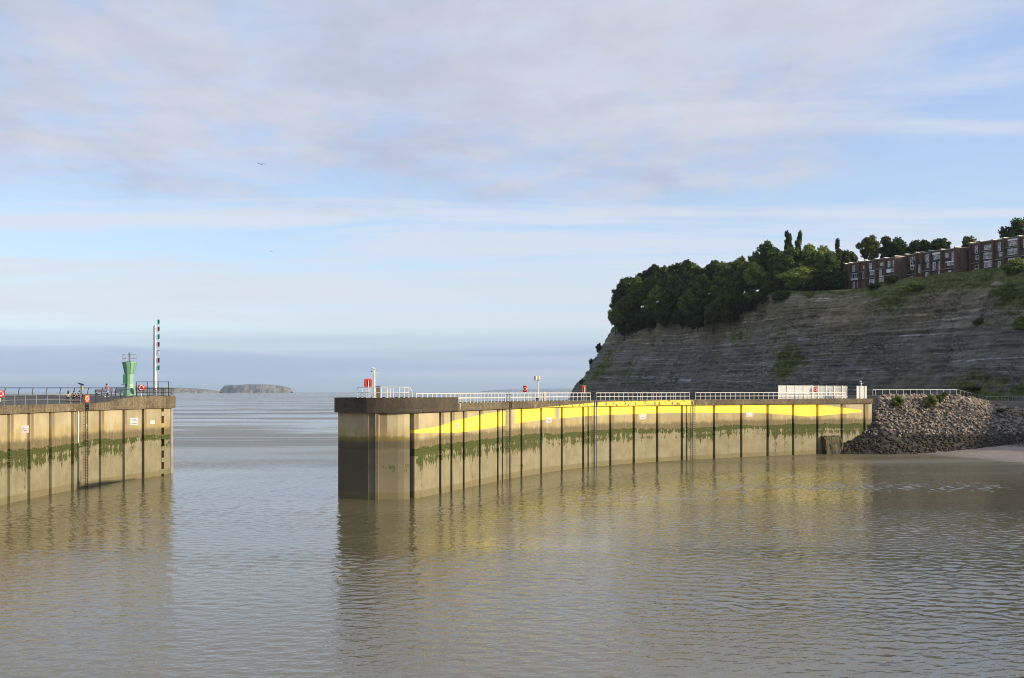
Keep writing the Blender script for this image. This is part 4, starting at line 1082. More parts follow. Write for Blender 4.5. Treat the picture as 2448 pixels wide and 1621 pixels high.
# windows: (x0, x1 as share of the bay, z0, z1, mullions)
tall_l = (.26, .52, 6.5, 8.9, 1); tall_r = (.74, .94, 6.5, 8.9, 0); doorw = (.42, .80, .2, 2.5, 1)
HS = [
 (2020, 2030.6, 0, 'narrow end house with one tall window', [(.3, .8, 3.6, 5.4, 1)], [], []),
 (2030.6, 2053, 0, 'house with white framed balcony across its middle floor', [tall_l, (.88, .97, 6.5, 8.9, 0), (.05, .97, 4.0, 5.9, 3), (.28, .5, .3, 2.8, 1), (.8, .95, .3, 2.6, 0)], [(.03, .98, 3.4, 3.9)], []),
 (2053, 2069, 0, 'narrow house with a tall window under a small square one', [(.6, .9, 7.3, 8.3, 1), (.4, .85, 3.5, 5.7, 1)], [], [6.0]),
 (2069, 2093, 0, 'house with wide glazed doors on the ground floor', [(.3, .56, 6.6, 8.9, 1), (.88, .97, 6.6, 8.9, 0), (.42, .97, 4.5, 5.7, 1), (.3, .97, .3, 2.9, 1)], [(.28, .97, 5.9, 6.2)], [3.3]),
 (2093, 2115, 0, 'house with a white sill below its middle window', [(.45, .92, 7.4, 8.5, 2), (.3, .6, 3.9, 6.0, 1), (.28, .92, 1.6, 3.0, 2)], [(.28, .95, 3.4, 3.7)], [6.2]),
 (2115, 2140, 0, 'end house with white panels across its middle floor', [(.2, .46, 6.5, 8.8, 1), (.74, .95, 6.5, 8.8, 1), (.5, .95, 4.6, 5.8, 1), (.45, .78, .4, 2.9, 1)], [(.05, .48, 4.5, 5.9)], [3.4]),
 (2165.5, 2190, 5.0, 'house with a large top window beside the brick gap', [(.36, .95, 5.9, 8.8, 1), (.4, .72, 4.3, 5.5, 1), (.32, .64, .4, 1.9, 1)], [(.36, .95, 5.7, 5.9)], [2.6]),
 (2190, 2203, 5.0, 'narrow house with one long white window', [(.2, .75, 2.9, 5.8, 1)], [], []),
 (2203, 2223, 5.0, 'house with a tall window over a glazed door', [(.4, .92, 6.3, 9.0, 1), (.55, .92, 4.4, 5.8, 1), (.36, .76, .4, 2.7, 1)], [], [3.2]),
 (2223, 2250, 5.0, 'house with white fascia and two long middle windows', [(.25, .92, 6.9, 8.3, 1), (.15, .42, 3.4, 6.0, 1), (.75, .95, 3.4, 6.0, 1), (.7, .94, 1.6, 2.8, 1)], [(.1, .97, 8.6, 9.3)], [3.0]),
 (2250, 2283, 5.0, 'end house with white sill beside the broad brick wall', [(.25, .46, 7.0, 8.6, 1), (.74, .92, 5.7, 8.7, 1), (.4, .92, 4.1, 5.3, 2), (.44, .68, .2, 2.4, 1)], [(.22, .92, 5.3, 5.6)], [3.0]),
 (2319, 2342, 10.5, 'house next right of the broad brick wall', [(.42, .74, 6.2, 8.9, 1), (.5, .86, 4.1, 5.6, 1), (.42, .86, .2, 2.3, 0)], [], [2.9]),
 (2342, 2373, 10.5, 'wide house with a white lintel over its ground floor window', [(.3, .94, 7.0, 8.6, 1), (.22, .94, 3.9, 6.1, 1), (.28, .94, 1.0, 2.7, 1)], [(.22, .94, 2.9, 3.25)], [6.4]),
 (2373, 2399, 10.5, 'house with greenish tall windows, second from the right', [(.4, .72, 6.0, 8.9, 1), (.52, .9, 4.2, 5.6, 1), (.4, .72, .2, 2.6, 1)], [], [3.1]),
 (2399, 2435, 10.5, 'wide house with large picture window at the right', [(.28, .94, 7.2, 8.7, 3), (.2, .94, 4.3, 6.3, 2), (.24, .9, 1.6, 3.1, 2)], [(.2, .97, 8.95, 9.5)], [6.6, 3.6]),
 (2435, 2466, 10.5, 'rightmost house cut by the edge of the picture', [(.3, .7, 6.0, 8.9, 1), (.35, .7, 4.2, 5.4, 1), (.3, .6, .4, 2.4, 1)], [], [3.3]),
]
def house(i, xa, xb, back, lab, wins, panels, slabs):
    ta, tb = row_t(xa, back), row_t(xb, back); W = tb-ta
    p = H0+ROW*ta+BACK*back
    zh = {0: 50.6, 5.0: 51.5, 10.5: 53.1}[back]
    r = empty('terraced_house', (p[0], p[1], zh), ROT, 'brown brick terraced ' + lab, 'house', 'terraced houses on the cliff top')
    last = i in (5, 10)
    Ht = 10.0+0.05*((i*7) % 5)
    fw = .55
    MB().box(fw+.004, W-.004, .35, 8.5, -3.5, Ht-.3).build('wall', M['brick'], r)
    f = MB().box(0, fw, -.55, 8.6, -3.5, Ht).build('party_wall', M['brick'], r)
    MB().box(-.06, fw+.06, -.62, 2.2, Ht+.004, Ht+.26).build('parapet_cap', M['cap'], f)
    rf = MB().box(fw+.006, W-.006, .20, 8.4, Ht-.29, Ht-.02).build('roof', M['slab'], r)
    if last:
        e = MB().box(W+.004, W+.55, -.55, 8.6, -3.5, Ht+.1).build('end_wall', M['brick'], r)
        MB().box(W-.05, W+.62, -.62, 8.7, Ht+.104, Ht+.36).build('parapet_cap', M['cap'], e)
    # dark tile-hung bands between the floors
    for (za, zb2) in ((2.75, 3.9), (5.6, 6.6)) if W > 3 else ((5.4, 6.9),):
        MB().box(fw+.02, W-.02, .16, .345, za, zb2).build('tile_band', M['tile'], r)
    for zs_ in slabs:
        MB().box(fw+.03, W-.03, -.25, .34, zs_, zs_+.2).build('balcony_slab', M['slab'], r)
    for (a, b, za, zb2) in panels:
        MB().box(fw+(W-fw)*a, fw+(W-fw)*b, .02, .155, za, zb2).build('white_panel', M['house_frame'], r)
    for (a, b, za, zb2, mu) in wins:
        x0, x1 = fw+(W-fw)*a, fw+(W-fw)*b; t = .09
        fr = MB()
        fr.box(x0, x1, .03, .15, za, za+t); fr.box(x0, x1, .03, .15, zb2-t, zb2)
        fr.box(x0, x0+t, .03, .15, za+t, zb2-t); fr.box(x1-t, x1, .03, .15, za+t, zb2-t)
        xs = [x0+t]
        for k in range(mu):
            xm = x0+(x1-x0)*((k+1)/(mu+1) if mu > 1 else .36)
            fr.box(xm-.035, xm+.035, .04, .14, za+t, zb2-t); xs += [xm-.035, xm+.035]
        xs.append(x1-t)
        if zb2-za > 2.0: fr.box(x0+t, xs[1], .045, .135, za+(zb2-za)*.42, za+(zb2-za)*.42+.07)
        wo = fr.build('window', M['house_frame'], r)
        for k in range(0, len(xs), 2):
            MB().box(xs[k], xs[k+1], .09, .12, za+t, zb2-t).build('pane', M['glass'], wo)
for i, h in enumerate(HS): house(i, *h)

# ------------------------------------------------------------------ far coast
def island(name, D, prof, depth, mat, label, base=-1.0):
    """prof: (column, row) of the skyline"""
    V, F = [], []
    X = np.array([(x-1224)*D/FPX for x, _ in prof]); Z = np.array([EYE+(HOR-y)*D/FPX for _, y in prof])
    xs = np.linspace(X[0], X[-1], 120); zs_ = np.interp(xs, X, Z)
    r_ = np.random.RandomState(3)
    zs_ = zs_*(1+(vnoise(xs/60., xs*0, 4, 4)-.5)*.12)
    fr = [(0, 0.0), (.07, .55), (.14, .92), (.3, 1.0), (.7, 1.0), (1, 0)]
    for i, (x, z) in enumerate(zip(xs, zs_)):
        w = depth*math.sqrt(max(.05, 1-((x-xs.mean())/(xs[-1]-xs[0])*2)**2))
        for k, (t, hh) in enumerate(fr):
            V.append((x, D-w/2+w*t+(vnoise(np.array(x/35.), np.array(k*3.3), 9, 3)-.5)*depth*.12, base+(z-base)*hh))
    m_ = len(fr)
    for i in range(119):
        for k in range(m_-1):
            a = i*m_+k; F.append((a, a+m_, a+m_+1, a+1))
    o = mesh(name, V, F, mat, smooth=False)
    tag(o, label, 'island' if name == 'island' else 'coast', kind='structure')
def isl_mat():
    m, g, b = new_mat('far_rock')
    geo = g.n('NewGeometry').outputs['Position']; x, y, z = g.sep(geo)
    n = g.noise(g.xyz(g.m('MULTIPLY', x, .03), g.m('MULTIPLY', y, .03), g.m('MULTIPLY', z, .012)), 1.0, 5, .7)
    c = g.mix(g.rng(n, .35, .62), (0.06, 0.065, 0.065), (0.21, 0.19, 0.17))
    g.put(b.inputs['Base Color'], g.mix(g.rng(z, 66, 74), c, (0.07, 0.09, 0.05)))
    b.inputs['Roughness'].default_value = 1
    return m
im = isl_mat()
island('island', 9000, [(526, 936.5), (533, 929), (541, 922), (560, 920), (590, 919), (640, 919.5), (660, 921), (680, 924), (693, 928), (699, 936.5)], 380, im, 'steep flat-topped island on the horizon')
island('low_coast', 8000, [(280, 925), (330, 924), (380, 925.5), (420, 926.5), (450, 928), (490, 931), (515, 934), (528, 937)], 500, im, 'low coast running out beside the island')
island('far_hills', 26000, [(1150, 935), (1180, 932.5), (1215, 931), (1290, 929.5), (1360, 929), (1460, 929), (1700, 931)], 2500, im, 'faint blue hills on the far shore')

# ------------------------------------------------------------------ haze
hm = bpy.data.materials.new('haze_air'); hm.use_nodes = True
ht = hm.node_tree
ht.nodes.remove(ht.nodes['Principled BSDF'])
pv = ht.nodes.new('ShaderNodeVolumePrincipled')
pv.inputs['Color'].default_value = (0.62, 0.80, 1.0, 1); pv.inputs['Density'].default_value = 0.00004
pv.inputs['Anisotropy'].default_value = 0.2
ht.links.new(pv.outputs[0], ht.nodes['Material Output'].inputs['Volume'])
hzb = MB().box(-S-50, S+50, -450, S+50, -5, 215).build('haze', hm)
tag(hzb, kind='stuff')

# ------------------------------------------------------------------ railings
def rail_run(name, pts, h, mat, label, cat, group=None, r_post=.035, r_rail=.04, mids=(.5,), lean=None, top_ext=0.0, cap=True):
    """pts: base points of the posts, in order"""
    o = Vector(pts[0]); r = empty(name, o, 0, label, cat, group)
    pm = {}
    L = [Vector(p)-o for p in pts]
    tops = []
    for i, p in enumerate(L):
        lv = lean[i] if lean else Vector((0, 0, 0))
        t = p+Vector((0, 0, h))+lv; tops.append(t)
        b = MB()
        if lean:
            b.tube([(0, 0, 0), lv*.0+Vector((0, 0, h*.55)), Vector((0, 0, h))+lv], r_post, 6)
        else:
            b.bar((0, 0, 0), (0, 0, h), r_post, r_post, 6)
            b.box(-.09, .09, -.09, .09, 0, .03)
        b.build('post', mat, r, loc=p)
    for z, rr in [(0.0, r_rail)]+[(m_-1.0, r_rail*.8) for m_ in mids]:
        b = MB()
        for p, q in zip(tops[:-1], tops[1:]):
            b.bar(p+Vector((0, 0, h*z)), q+Vector((0, 0, h*z)), rr, rr, 6)
        b.build('rail', mat, r)
    return r
def walk(C, xa, xb, step, off, z):
    ua, ub = C.px2u(xa), C.px2u(xb); n = max(2, int(round((ub-ua)/step))+1)
    out = []
    for u in np.linspace(ua, ub, n):
        v = C.off(float(u), off); v.z = z(float(u)) if callable(z) else z; out.append(v)
    return out
WR = 'white steel railing sections on the breakwater arm'
# nose, raised part: runs from the tip round the harbour side
rail_run('railing', [RC.off(u, -.35, NOSE) for u in np.linspace(RC.u[3]+2.6, RC.px2u(982), 11)], 1.15, M['white'], 'white railing along the raised tip of the breakwater arm', 'railing', WR)
rail_run('railing', [RC.off(u, -5.2, NOSE) for u in np.linspace(RC.u[3]+1.6, RC.px2u(1020), 9)], 1.15, M['white'], 'white railing on the seaward side of the raised tip', 'railing', WR, .03, .035)
b0, b1 = RC.off(RC.px2u(982)+.15, -.35, NOSE), RC.off(RC.px2u(992), -.35, DECK)
ho = empty('stair_handrail', b1, 0, 'sloping white stair handrail stepping down from the raised tip', 'handrail')
d_ = b0-b1
MB().bar(d_+Vector((0, 0, 1.15)), (0, 0, 1.3), .04).build('rail', M['white'], ho)
MB().bar((0, 0, 0.7), (0, 0, 1.3), .035).build('post', M['white'], ho)
# lower deck, harbour side, in lengths broken by the ladders
segs = [(994, 1207, 'white railing between the raised tip and the first ladder'), (1218, 1411, 'white railing between the first and second ladders'), (1425, 1648, 'white railing between the second and third ladders'), (1662, 1860, 'white railing from the third ladder to the tall fence'), (1868, 2021, 'white railing in front of the tall palisade fence')]
for a, b_, lab in segs:
    rail_run('railing', walk(RC, a, b_, 1.22, .05, DECK), 1.18, M['white'], lab, 'railing', WR, .042, .05)
for a, b_, lab in ((1100, 1235, 'white seaward railing behind the first ladder'), (1288, 1345, 'white seaward railing behind the tall floodlight post'), (1366, 1425, 'white seaward railing behind the second ladder'), (1590, 1665, 'white seaward railing behind the third ladder')):
    rail_run('railing', walk(RC, a, b_, 1.5, -5.6, DECK), 1.15, M['white'], lab, 'railing', WR, .03, .04)

# left platform rails
def lp_pt(x, o=-.15): u = LC.px2u(x); return LC.off(u, o, l_top(u))
near = [-60, -36, -12, 13, 38.7, 64, 90, 117, 145, 172]
rail_run('railing', [lp_pt(x) for x in near]+[lp_pt(196)], 1.08, M['galv'], 'pale steel railing along the platform edge left of its ladder', 'railing', None, .035, .03, (.5,))
rail_run('railing', [lp_pt(x) for x in (206, 232, 261, 291.5, 318)], 1.08, M['steel_dark'], 'dark railing climbing the platform edge right of its ladder', 'railing', None, .045, .035, ())
fr = [(-22+33.1*k) for k in range(-1, 10)]
fpts = [at(x, 155.5, EYE-.60) for x in fr]
rail_run('railing', fpts, 1.12, M['steel_dark'], 'dark seaward railing with leaning posts across the platform', 'railing', None, .05, .05, (.12,), [Vector((.16, -.05, 0))]*len(fpts))
npt = [lp_pt(x, -.2) for x in (330, 345, 360, 375, 390, 404)]+[Vector((-49.3, 154.5, EYE-.66)), Vector((-49.4, 157.8, EYE-.66))]
rail_run('railing', npt, 1.1, M['steel_dark'], 'dark railing round the end of the platform by the signal mast', 'railing', None, .045, .05, (.5,))
# dense dark balustrade screen behind it
pr = empty('balustrade', at(349, 152.5, EYE-.62), 0, 'dark close-barred balustrade beside the signal mast', 'railing')
for k in range(26):
    p = at(349+2.65*k, 152.6+.09*k, EYE-.62)-Vector(pr.location)
    MB().bar((0, 0, 0), (0, 0, 1.05), .022, .022, 4).build('baluster', M['steel_dark'], pr, loc=p)
e = at(349+2.65*25, 152.6+.09*25, EYE-.62)-Vector(pr.location)
MB().bar((0, 0, 1.07), e+Vector((0, 0, 1.07)), .04).build('rail', M['steel_dark'], pr)
# raised frame of the mast compound
cf = empty('gantry_rail', at(325, 153, EYE-.62), 0, 'tall dark gantry rail standing over the platform end railing', 'railing')
for x in (326, 352, 378, 403):
    MB().bar((0, 0, 0), (0, 0, 1.98), .055, .055, 6).build('post', M['steel_dark'], cf, loc=at(x, 153, EYE-.62)-Vector(cf.location))
MB().bar((0, 0, 1.98), at(405, 153, EYE-.62)-Vector(cf.location)+Vector((0, 0, 1.98)), .035).build('rail', M['steel_dark'], cf)

# fence along the top of the rock bank
fp = [at(x, 219.5+.016*(x-2077), EYE-.72) for x in (2086.5, 2093, 2110, 2126.6, 2143.5, 2160, 2176, 2192, 2208.5, 2224, 2240, 2255, 2271, 2287)]
rail_run('bank_fence', fp, 1.12, M['white'], 'white post and rail fence along the top of the rock bank', 'fence', None, .04, .06, ())
fp2 = []
for k in range(19):
    x = 2287+8.9*k; D = 223+.42*(x-2287) if x < 2350 else 249.5+.02*(x-2350)
    row = 944.5+(x-2287)*.245 if x < 2350 else 960+(x-2350)*.02
    fp2.append(at(x, D, row=row))
rail_run('bank_fence', fp2, 1.2, M['galv'], 'grey fence dropping away behind the right end of the rock bank', 'fence', None, .03, .03, (.08,))

# ------------------------------------------------------------------ tall palisade enclosure
def palisade(p, q, h, label, mat, pitch=.165, half=.05):
    p, q = Vector(p), Vector(q); r = empty('palisade_fence', p, math.atan2(q.y-p.y, q.x-p.x), label, 'fence', 'white palisade fence panels')
    L = (q-p).length; n = int(L/pitch)
    pale = MB()
    w_ = half
    pale.add([(-w_, -.015, 0), (w_, -.015, 0), (w_, .015, 0), (-w_, .015, 0), (-w_, -.015, h-.06), (w_, -.015, h-.06), (w_, .015, h-.06), (-w_, .015, h-.06), (0, -.015, h), (0, .015, h)],
             [(0, 3, 2, 1), (0, 1, 5, 4), (1, 2, 6, 5), (2, 3, 7, 6), (3, 0, 4, 7), (4, 5, 8), (6, 7, 9), (5, 6, 9, 8), (7, 4, 8, 9)])
    me = pale.build('pale', mat, r, loc=(.08, 0, .05)).data
    for k in range(1, n): share('pale', me, r, (.08+k*pitch, 0, .05))
    for z in (.35, h-.35): MB().box(0, L, .03, .08, z, z+.06).build('rail', mat, r)
    for k in range(int(L/2.2)+1):
        x = min(L-.05, k*2.2); MB().box(x-.06, x+.06, -.14, -.02, 0, h+.06).build('post', mat, r)
def rcp(x, o): u = RC.px2u(x); return RC.off(u, o, DECK)
palisade(rcp(1866, -.6), rcp(1955, -1.0), 2.5, 'bright white palisade fence panel behind the railing, left part', M['white'])
palisade(rcp(1978, -4.6), rcp(2070, -4.6), 2.5, 'white palisade fence set back on the seaward side, middle part', M['white'], .24, .05)
palisade(rcp(2050, -.25), rcp(2075.5, -.25), 2.45, 'white palisade panel at the pier end carrying the camera', M['white'])

# ------------------------------------------------------------------ ladders
def ladder(C, x, ztop, label, hoop=True, lean=0.12):
    u = C.px2u(x); p = C.off(u, .40, 0); r = empty('ladder', (p.x, p.y, -.5), C.yaw(u), label, 'ladder', 'wall ladders')
    for s_ in (-.24, .24):
        MB().box(s_-.05, s_+.05, -.04, .04, -1, ztop+.5).build('stile', M['steel_dark'], r)
    rg = MB().bar((-.2, 0, 0), (.2, 0, 0), .024, .024, 5); me = None
    k = 0; z = -.2
    while z < ztop+.4:
        if me is None: me = rg.build('rung', M['galv'], r, loc=(0, 0, z)).data
        else: share('rung', me, r, (0, 0, z))
        z += .33
    MB().box(.26, .52, -.04, .3, ztop-.35, ztop+.45).build('fender_block', M['black'], r)
    if hoop:
        for s_ in (-.30, .30):
            MB().tube([(s_, 0, ztop+.4), (s_, 0, ztop+1.5), (s_, .55, ztop+1.5), (s_*1.0, .75, ztop+.45)], .03, 5).build('grab_hoop', M['steel_dark'], r)
    return r
ladder(RC, 1213, DECK, 'black wall ladder with grab hoops nearest the rounded tip')
ladder(RC, 1418.5, DECK, 'black wall ladder in the middle of the yellow arc')
ladder(RC, 1655, DECK, 'black wall ladder furthest along the yellow arc')
ladder(LC, 200, EYE-1.46, 'dark wall ladder on the left platform below the red box', False)
# drain pipe on the left wall
u = LC.px2u(185.5); p = LC.off(u, .08, 0)
dp_ = empty('drain_pipe', (p.x, p.y, 0), 0, 'pale vertical pipe on the left wall beside the ladder', 'pipe')
MB().bar((0, 0, 5.6), (0, 0, COPB-.05), .07, .07, 8).build('upper_length', M['white'], dp_)
MB().bar((0, 0, -.8), (0, 0, 5.59), .06, .06, 8).build('lower_length', M['steel_dark'], dp_)

# ------------------------------------------------------------------ signs on the walls
def wall_sign(C, x, row, wpx, hpx, label, style):
    u = C.px2u(x); q = C.off(u, .03); D = q.y; z = EYE-(row-HOR)*D/FPX; h = hpx*D/FPX
    t = C.pos(u+.5)-C.pos(u-.5); rate = FPX*(t[0]/D-q.x*t[1]/D**2); w = wpx/abs(rate)
    r = empty('warning_sign' if style == 'red' else 'notice_board', (q.x, q.y, z), C.yaw(u), label, 'sign', 'signs on the harbour walls')
    MB().box(-w/2, w/2, -.02, .02, -h/2, h/2).build('plate', M['sign'], r)
    if style == 'red':
        b = MB()   # framed red box in the lower two thirds, pictogram cell and heading above
        y0, y1 = -.024, -.0202
        b.box(-w*.46, w*.46, y0, y1, h*.10, h*.20); b.box(-w*.46, w*.46, y0, y1, -h*.46, -h*.42)
        b.box(-w*.46, -w*.42, y0, y1, -h*.42, h*.10); b.box(w*.42, w*.46, y0, y1, -h*.42, h*.10)
        b.build('red_frame', M['sign_red'], r)
        MB().box(-w*.34, w*.34, y0, y1, -h*.19, -h*.08).build('text_line', M['sign_ink'], r)
        MB().box(-w*.24, w*.26, y0, y1, -h*.34, -h*.28).build('text_line', M['sign_red'], r)
        MB().box(-w*.12, w*.40, y0, y1, h*.31, h*.36).build('text_line', M['sign_red'], r)
        MB().box(-w*.46, w*.46, y0, y1, h*.455, h*.485).build('top_rule', M['sign_ink'], r)
        MB().add([(-w*.40, y0, h*.26), (-w*.20, y0, h*.26), (-w*.30, y0, h*.42)], [(0, 1, 2)]).build('pictogram', M['sign_ink'], r)
    else:
        n = 4 if style == 'four' else 2
        for k in range(n):
            zz_ = h*(.30-.6*k/(n-1)); ww = w*(.42 if k % 2 else .26)
            MB().box(-ww, ww, -.024, -.0202, zz_-h*.045, zz_+h*.045).build('text_line', M['sign_ink'], r)
wall_sign(RC, 1091, 1019, 7.6, 14, 'red and white warning sign on the yellow paint nearest the tip', 'red')
wall_sign(RC, 1311.5, 1004, 14, 13, 'red and white warning sign below the yellow arc by the second ladder', 'red')
wall_sign(RC, 1536, 996.5, 16, 12, 'red and white warning sign in the middle of the far wall', 'red')
wall_sign(RC, 1791, 991, 15, 11, 'red and white warning sign furthest along the wall', 'red')
wall_sign(LC, 59.5, 1026.5, 15.5, 18, 'red and white warning sign on the left wall', 'red')
wall_sign(LC, 320.5, 1007.5, 18, 16.5, 'large white notice with four lines of text on the left wall', 'four')
wall_sign(LC, 364, 1009.5, 10, 8, 'small white notice right of the large one on the left wall', 'two')
wall_sign(LC, 207, 1018, 6, 8, 'tiny white plate beside the left wall ladder', 'two')

# ------------------------------------------------------------------ lifebuoy stations
def lifebuoy(pos, yaw, w, h, z, label, col='red', ring=True, back=False, post=True):
    r = empty('lifebuoy_station', pos, yaw, label, 'lifebuoy', 'lifebuoy stations on the breakwaters')
    MB().rbox(w, h, .22, min(w, h)*.22, (0, 0, z)).build('housing', M[col], r)
    if ring:
        rr = min(w, h)*.33
        o = MB().torus((0, -.13, z), rr, rr*.28, (0, 1, 0), 16, 6).build('lifebuoy_ring', M['white'], r, smooth=True)
        for k in range(4):
            t = math.pi/4+k*math.pi/2
            MB().torus((rr*math.cos(t), -.13, z+rr*math.sin(t)), rr*.22, rr*.14, (-math.sin(t), 0, math.cos(t)), 8, 5).build('ring_band', M['red'], o)
    if back:
        MB().box(-.045, .045, -.16, -.115, z-h*.62, z+h*.30).build('bracket', M['white'], r)
        MB().box(-.16, .16, -.125, -.112, z-h*.40, z+h*.33).build('recess', M['blackcloth'], r)
    if post: MB().bar((0, .14, 0), (0, .14, z+h*.2), .05, .05, 8).build('post', M['white'], r)
    return r
p = RC.off(RC.px2u(905)-1.55, -1.2, NOSE)
lifebuoy(at(880, 119.9, NOSE), 0.35, .86, .94, 1.62, 'dark red lifebuoy housing seen from behind on the arm tip', 'red', False, True)
lifebuoy(rcp(1260.5, -.35), -.25, .60, .92, 1.75, 'red lifebuoy station with white ring left of the floodlight post', 'red')
lifebuoy(rcp(1402, -.45), RC.yaw(RC.px2u(1400))-.7, .62, 1.15, 1.78, 'orange lifebuoy housing seen edge-on near the second ladder', 'orange', False, True)
lifebuoy(rcp(1951.5, -.3), -.1, .62, .95, 1.75, 'red lifebuoy station in front of the palisade fence', 'red')
lifebuoy(at(1.5, 133, ldeck(-62.5, 133)), .5, .78, .88, .95, 'red lifebuoy station with white ring at the left edge of the picture', 'red')
u = LC.px2u(213.5); q = LC.off(u, -.35, l_top(u))
lifebuoy(q, LC.yaw(u)-.75, .66, 1.0, .58, 'orange red lifebuoy box standing on the platform edge by the ladder', 'orange', True, False, False)
lifebuoy(at(338, 151.6, EYE-.64), .2, .86, .86, 1.15, 'dark red lifebuoy station beside the green beacon', 'red')

# ------------------------------------------------------------------ green beacon tower
bt = empty('beacon_tower', at(309.5, 152.5, EYE-.66), .2, 'green waisted beacon tower with a railed top on the platform', 'beacon')
MB().lathe([(.84, 0), (.82, .5), (.62, 1.55), (.60, 1.72), (.60, 3.1), (.66, 3.28), (.98, 4.72), (.98, 4.80)], 10).build('body', M['green'], bt)
b = MB()
for k in range(10):
    t = 2*math.pi*k/10
    b.tube([(.985*math.cos(t)*f_, .985*math.sin(t)*f_, z_) for f_, z_ in ((.63, 3.1), (.69, 3.3), (1.0, 4.72))], .018, 4)
b.build('seams', M['green_dark'], bt)
MB().box(-.80, -.35, -.62, -.10, 1.75, 3.05).build('equipment_box', M['green_dark'], bt)
MB().box(-.98, -.30, -.80, -.05, 1.60, 1.66).build('step_plate', M['steel_dark'], bt)
for k in range(8):
    t = 2*math.pi*k/8
    MB().bar((.92*math.cos(t), .92*math.sin(t), 4.8), (.92*math.cos(t), .92*math.sin(t), 5.85), .022, .022, 5).build('rail_post', M['galv'], bt)
for z in (5.3, 5.84):
    MB().torus((0, 0, z), .92, .022, (0, 0, 1), 20, 5).build('guard_rail', M['galv'], bt)
MB().lathe([(.06, 4.8), (.06, 5.7), (.13, 5.72), (.13, 6.0), (.05, 6.1), (.02, 6.25)], 8).build('lantern', M['green_dark'], bt)
MB().box(-.35, .25, -.2, .2, 4.805, 4.9).build('hatch', M['green_dark'], bt)

# ------------------------------------------------------------------ signal mast with lamps
mp = at(371.5, 153.4, EYE-.64)
sm = empty('signal_mast', mp, 0, 'tall white signal mast with a column of coloured lamps', 'signal mast')
MB().bar((0, 0, 0), (-.02, 0, 10.1), .19, .10, 10).build('pole', M['white'], sm)
MB().box(-.28, -.17, -.06, .06, .2, 9.9).build('cable_tray', M['galv'], sm)
for k, (row, c) in enumerate(((770, 'lens_green'), (787, 'lens_red'), (805.5, 'lens_green'), (824, 'lens_red'), (843, 'lens_clear'), (862, 'lens_red'), (880, 'lens_green'))):
    z = (HOR-row)*153.4/FPX+.64; x = .46
    l = MB().lathe([(.10, -.30), (.14, -.24), (.16, .20), (.10, .28)], 8, (x, -.05, z)).build('signal_lamp', M[c], sm)
    MB().lathe([(.12, .0), (.18, .02), (.16, .08)], 8, (x, -.05, z+.26)).build('lamp_hood', M['black'], l)
    MB().box(.08, x+.1, -.04, .04, z-.40, z-.34).build('bracket', M['white'], l)

# ------------------------------------------------------------------ posts with cameras and lights
def cam_post(pos, h, label, yaw=0.0, arms=True, r0=.11, name='camera_post'):
    r = empty(name, pos, yaw, label, 'camera post')
    MB().bar((0, 0, 0), (0, 0, h), r0, r0*.8, 8).build('pole', M['white'], r)
    MB().box(-.2, .2, -.2, .2, 0, .05).build('base_plate', M['white'], r)
    c = MB().bar((-.30, -.02, h+.42), (.10, 0, h+.34), .09, .09, 8).build('camera', M['white'], r)
    MB().bar((-.34, -.02, h+.425), (-.302, -.02, h+.42), .07, .07, 8).build('lens', M['black'], c)
    MB().bar((0, 0, h), (0, 0, h+.3), .06, .05, 6).build('camera_bracket', M['white'], r)
    if arms:
        MB().bar((-.30, 0, h+.05), (.34, 0, h-.08), .035, .035, 5).build('cross_arm', M['white'], r)
        MB().lathe([(.07, 0), (.07, .12)], 8, (-.30, 0, h+.0)).build('lamp', M['black'], r)
        MB().lathe([(.08, 0), (.08, .1)], 8, (.34, 0, h-.14)).build('lamp', M['white'], r)
    return r
cam_post(at(895, 120.3, NOSE), 2.85, 'white camera post beside the dark red lifebuoy housing on the tip')
cam_post(rcp(2059, -.05), 3.0, 'white camera post with small cross arm at the pier end', 0, True, .10)
ca = empty('equipment_cabinet', at(901.8, 121.5, NOSE), .15, 'brown equipment cabinet behind the camera post on the tip', 'cabinet')
MB().box(-.32, .32, -.25, .25, 0, 1.2).build('body', M['cabinet'], ca)
MB().box(-.36, .36, -.29, .29, 1.204, 1.28).build('lid', M['black'], ca)
MB().box(-.29, -.02, -.27, -.252, .08, 1.14).build('door', M['cabinet'], ca)
MB().box(.02, .29, -.27, -.252, .08, 1.14).build('door', M['cabinet'], ca)
fl = empty('floodlight_post', rcp(1323, -2.6), .5, 'white post with a large boxy floodlight above the railing', 'floodlight')
MB().bar((0, 0, 0), (0, 0, 2.95), .11, .09, 8).build('pole', M['white'], fl)
b = MB().lathe([(.16, -.36), (.36, -.30), (.40, 0), (.38, .30), (.30, .38)], 8, (0, 0, 3.35)).build('housing', M['beige'], fl)
MB().box(-.52, -.30, -.30, .22, 3.05, 3.68).build('lens_hood', M['galv'], b)
MB().bar((.1, 0, 2.85), (.52, 0, 2.80), .025, .025, 5).build('arm', M['white'], fl)
MB().lathe([(.06, -.06), (.1, 0), (.06, .06)], 8, (.55, 0, 2.82)).build('small_lamp', M['white'], fl)
MB().box(-.30, .12, -.12, .12, .02, .45).build('base_box', M['black'], fl)
kp = empty('control_pillar', rcp(1330.5, -2.0), .4, 'beige control pillar beside the floodlight post', 'cabinet')
MB().box(-.17, .17, -.15, .15, 0, 1.22).build('body', M['beige'], kp)
MB().lathe([(.24, 0), (.22, .08), (.08, .14)], 4, (0, 0, 1.225), math.pi/4).build('cap', M['beige'], kp)

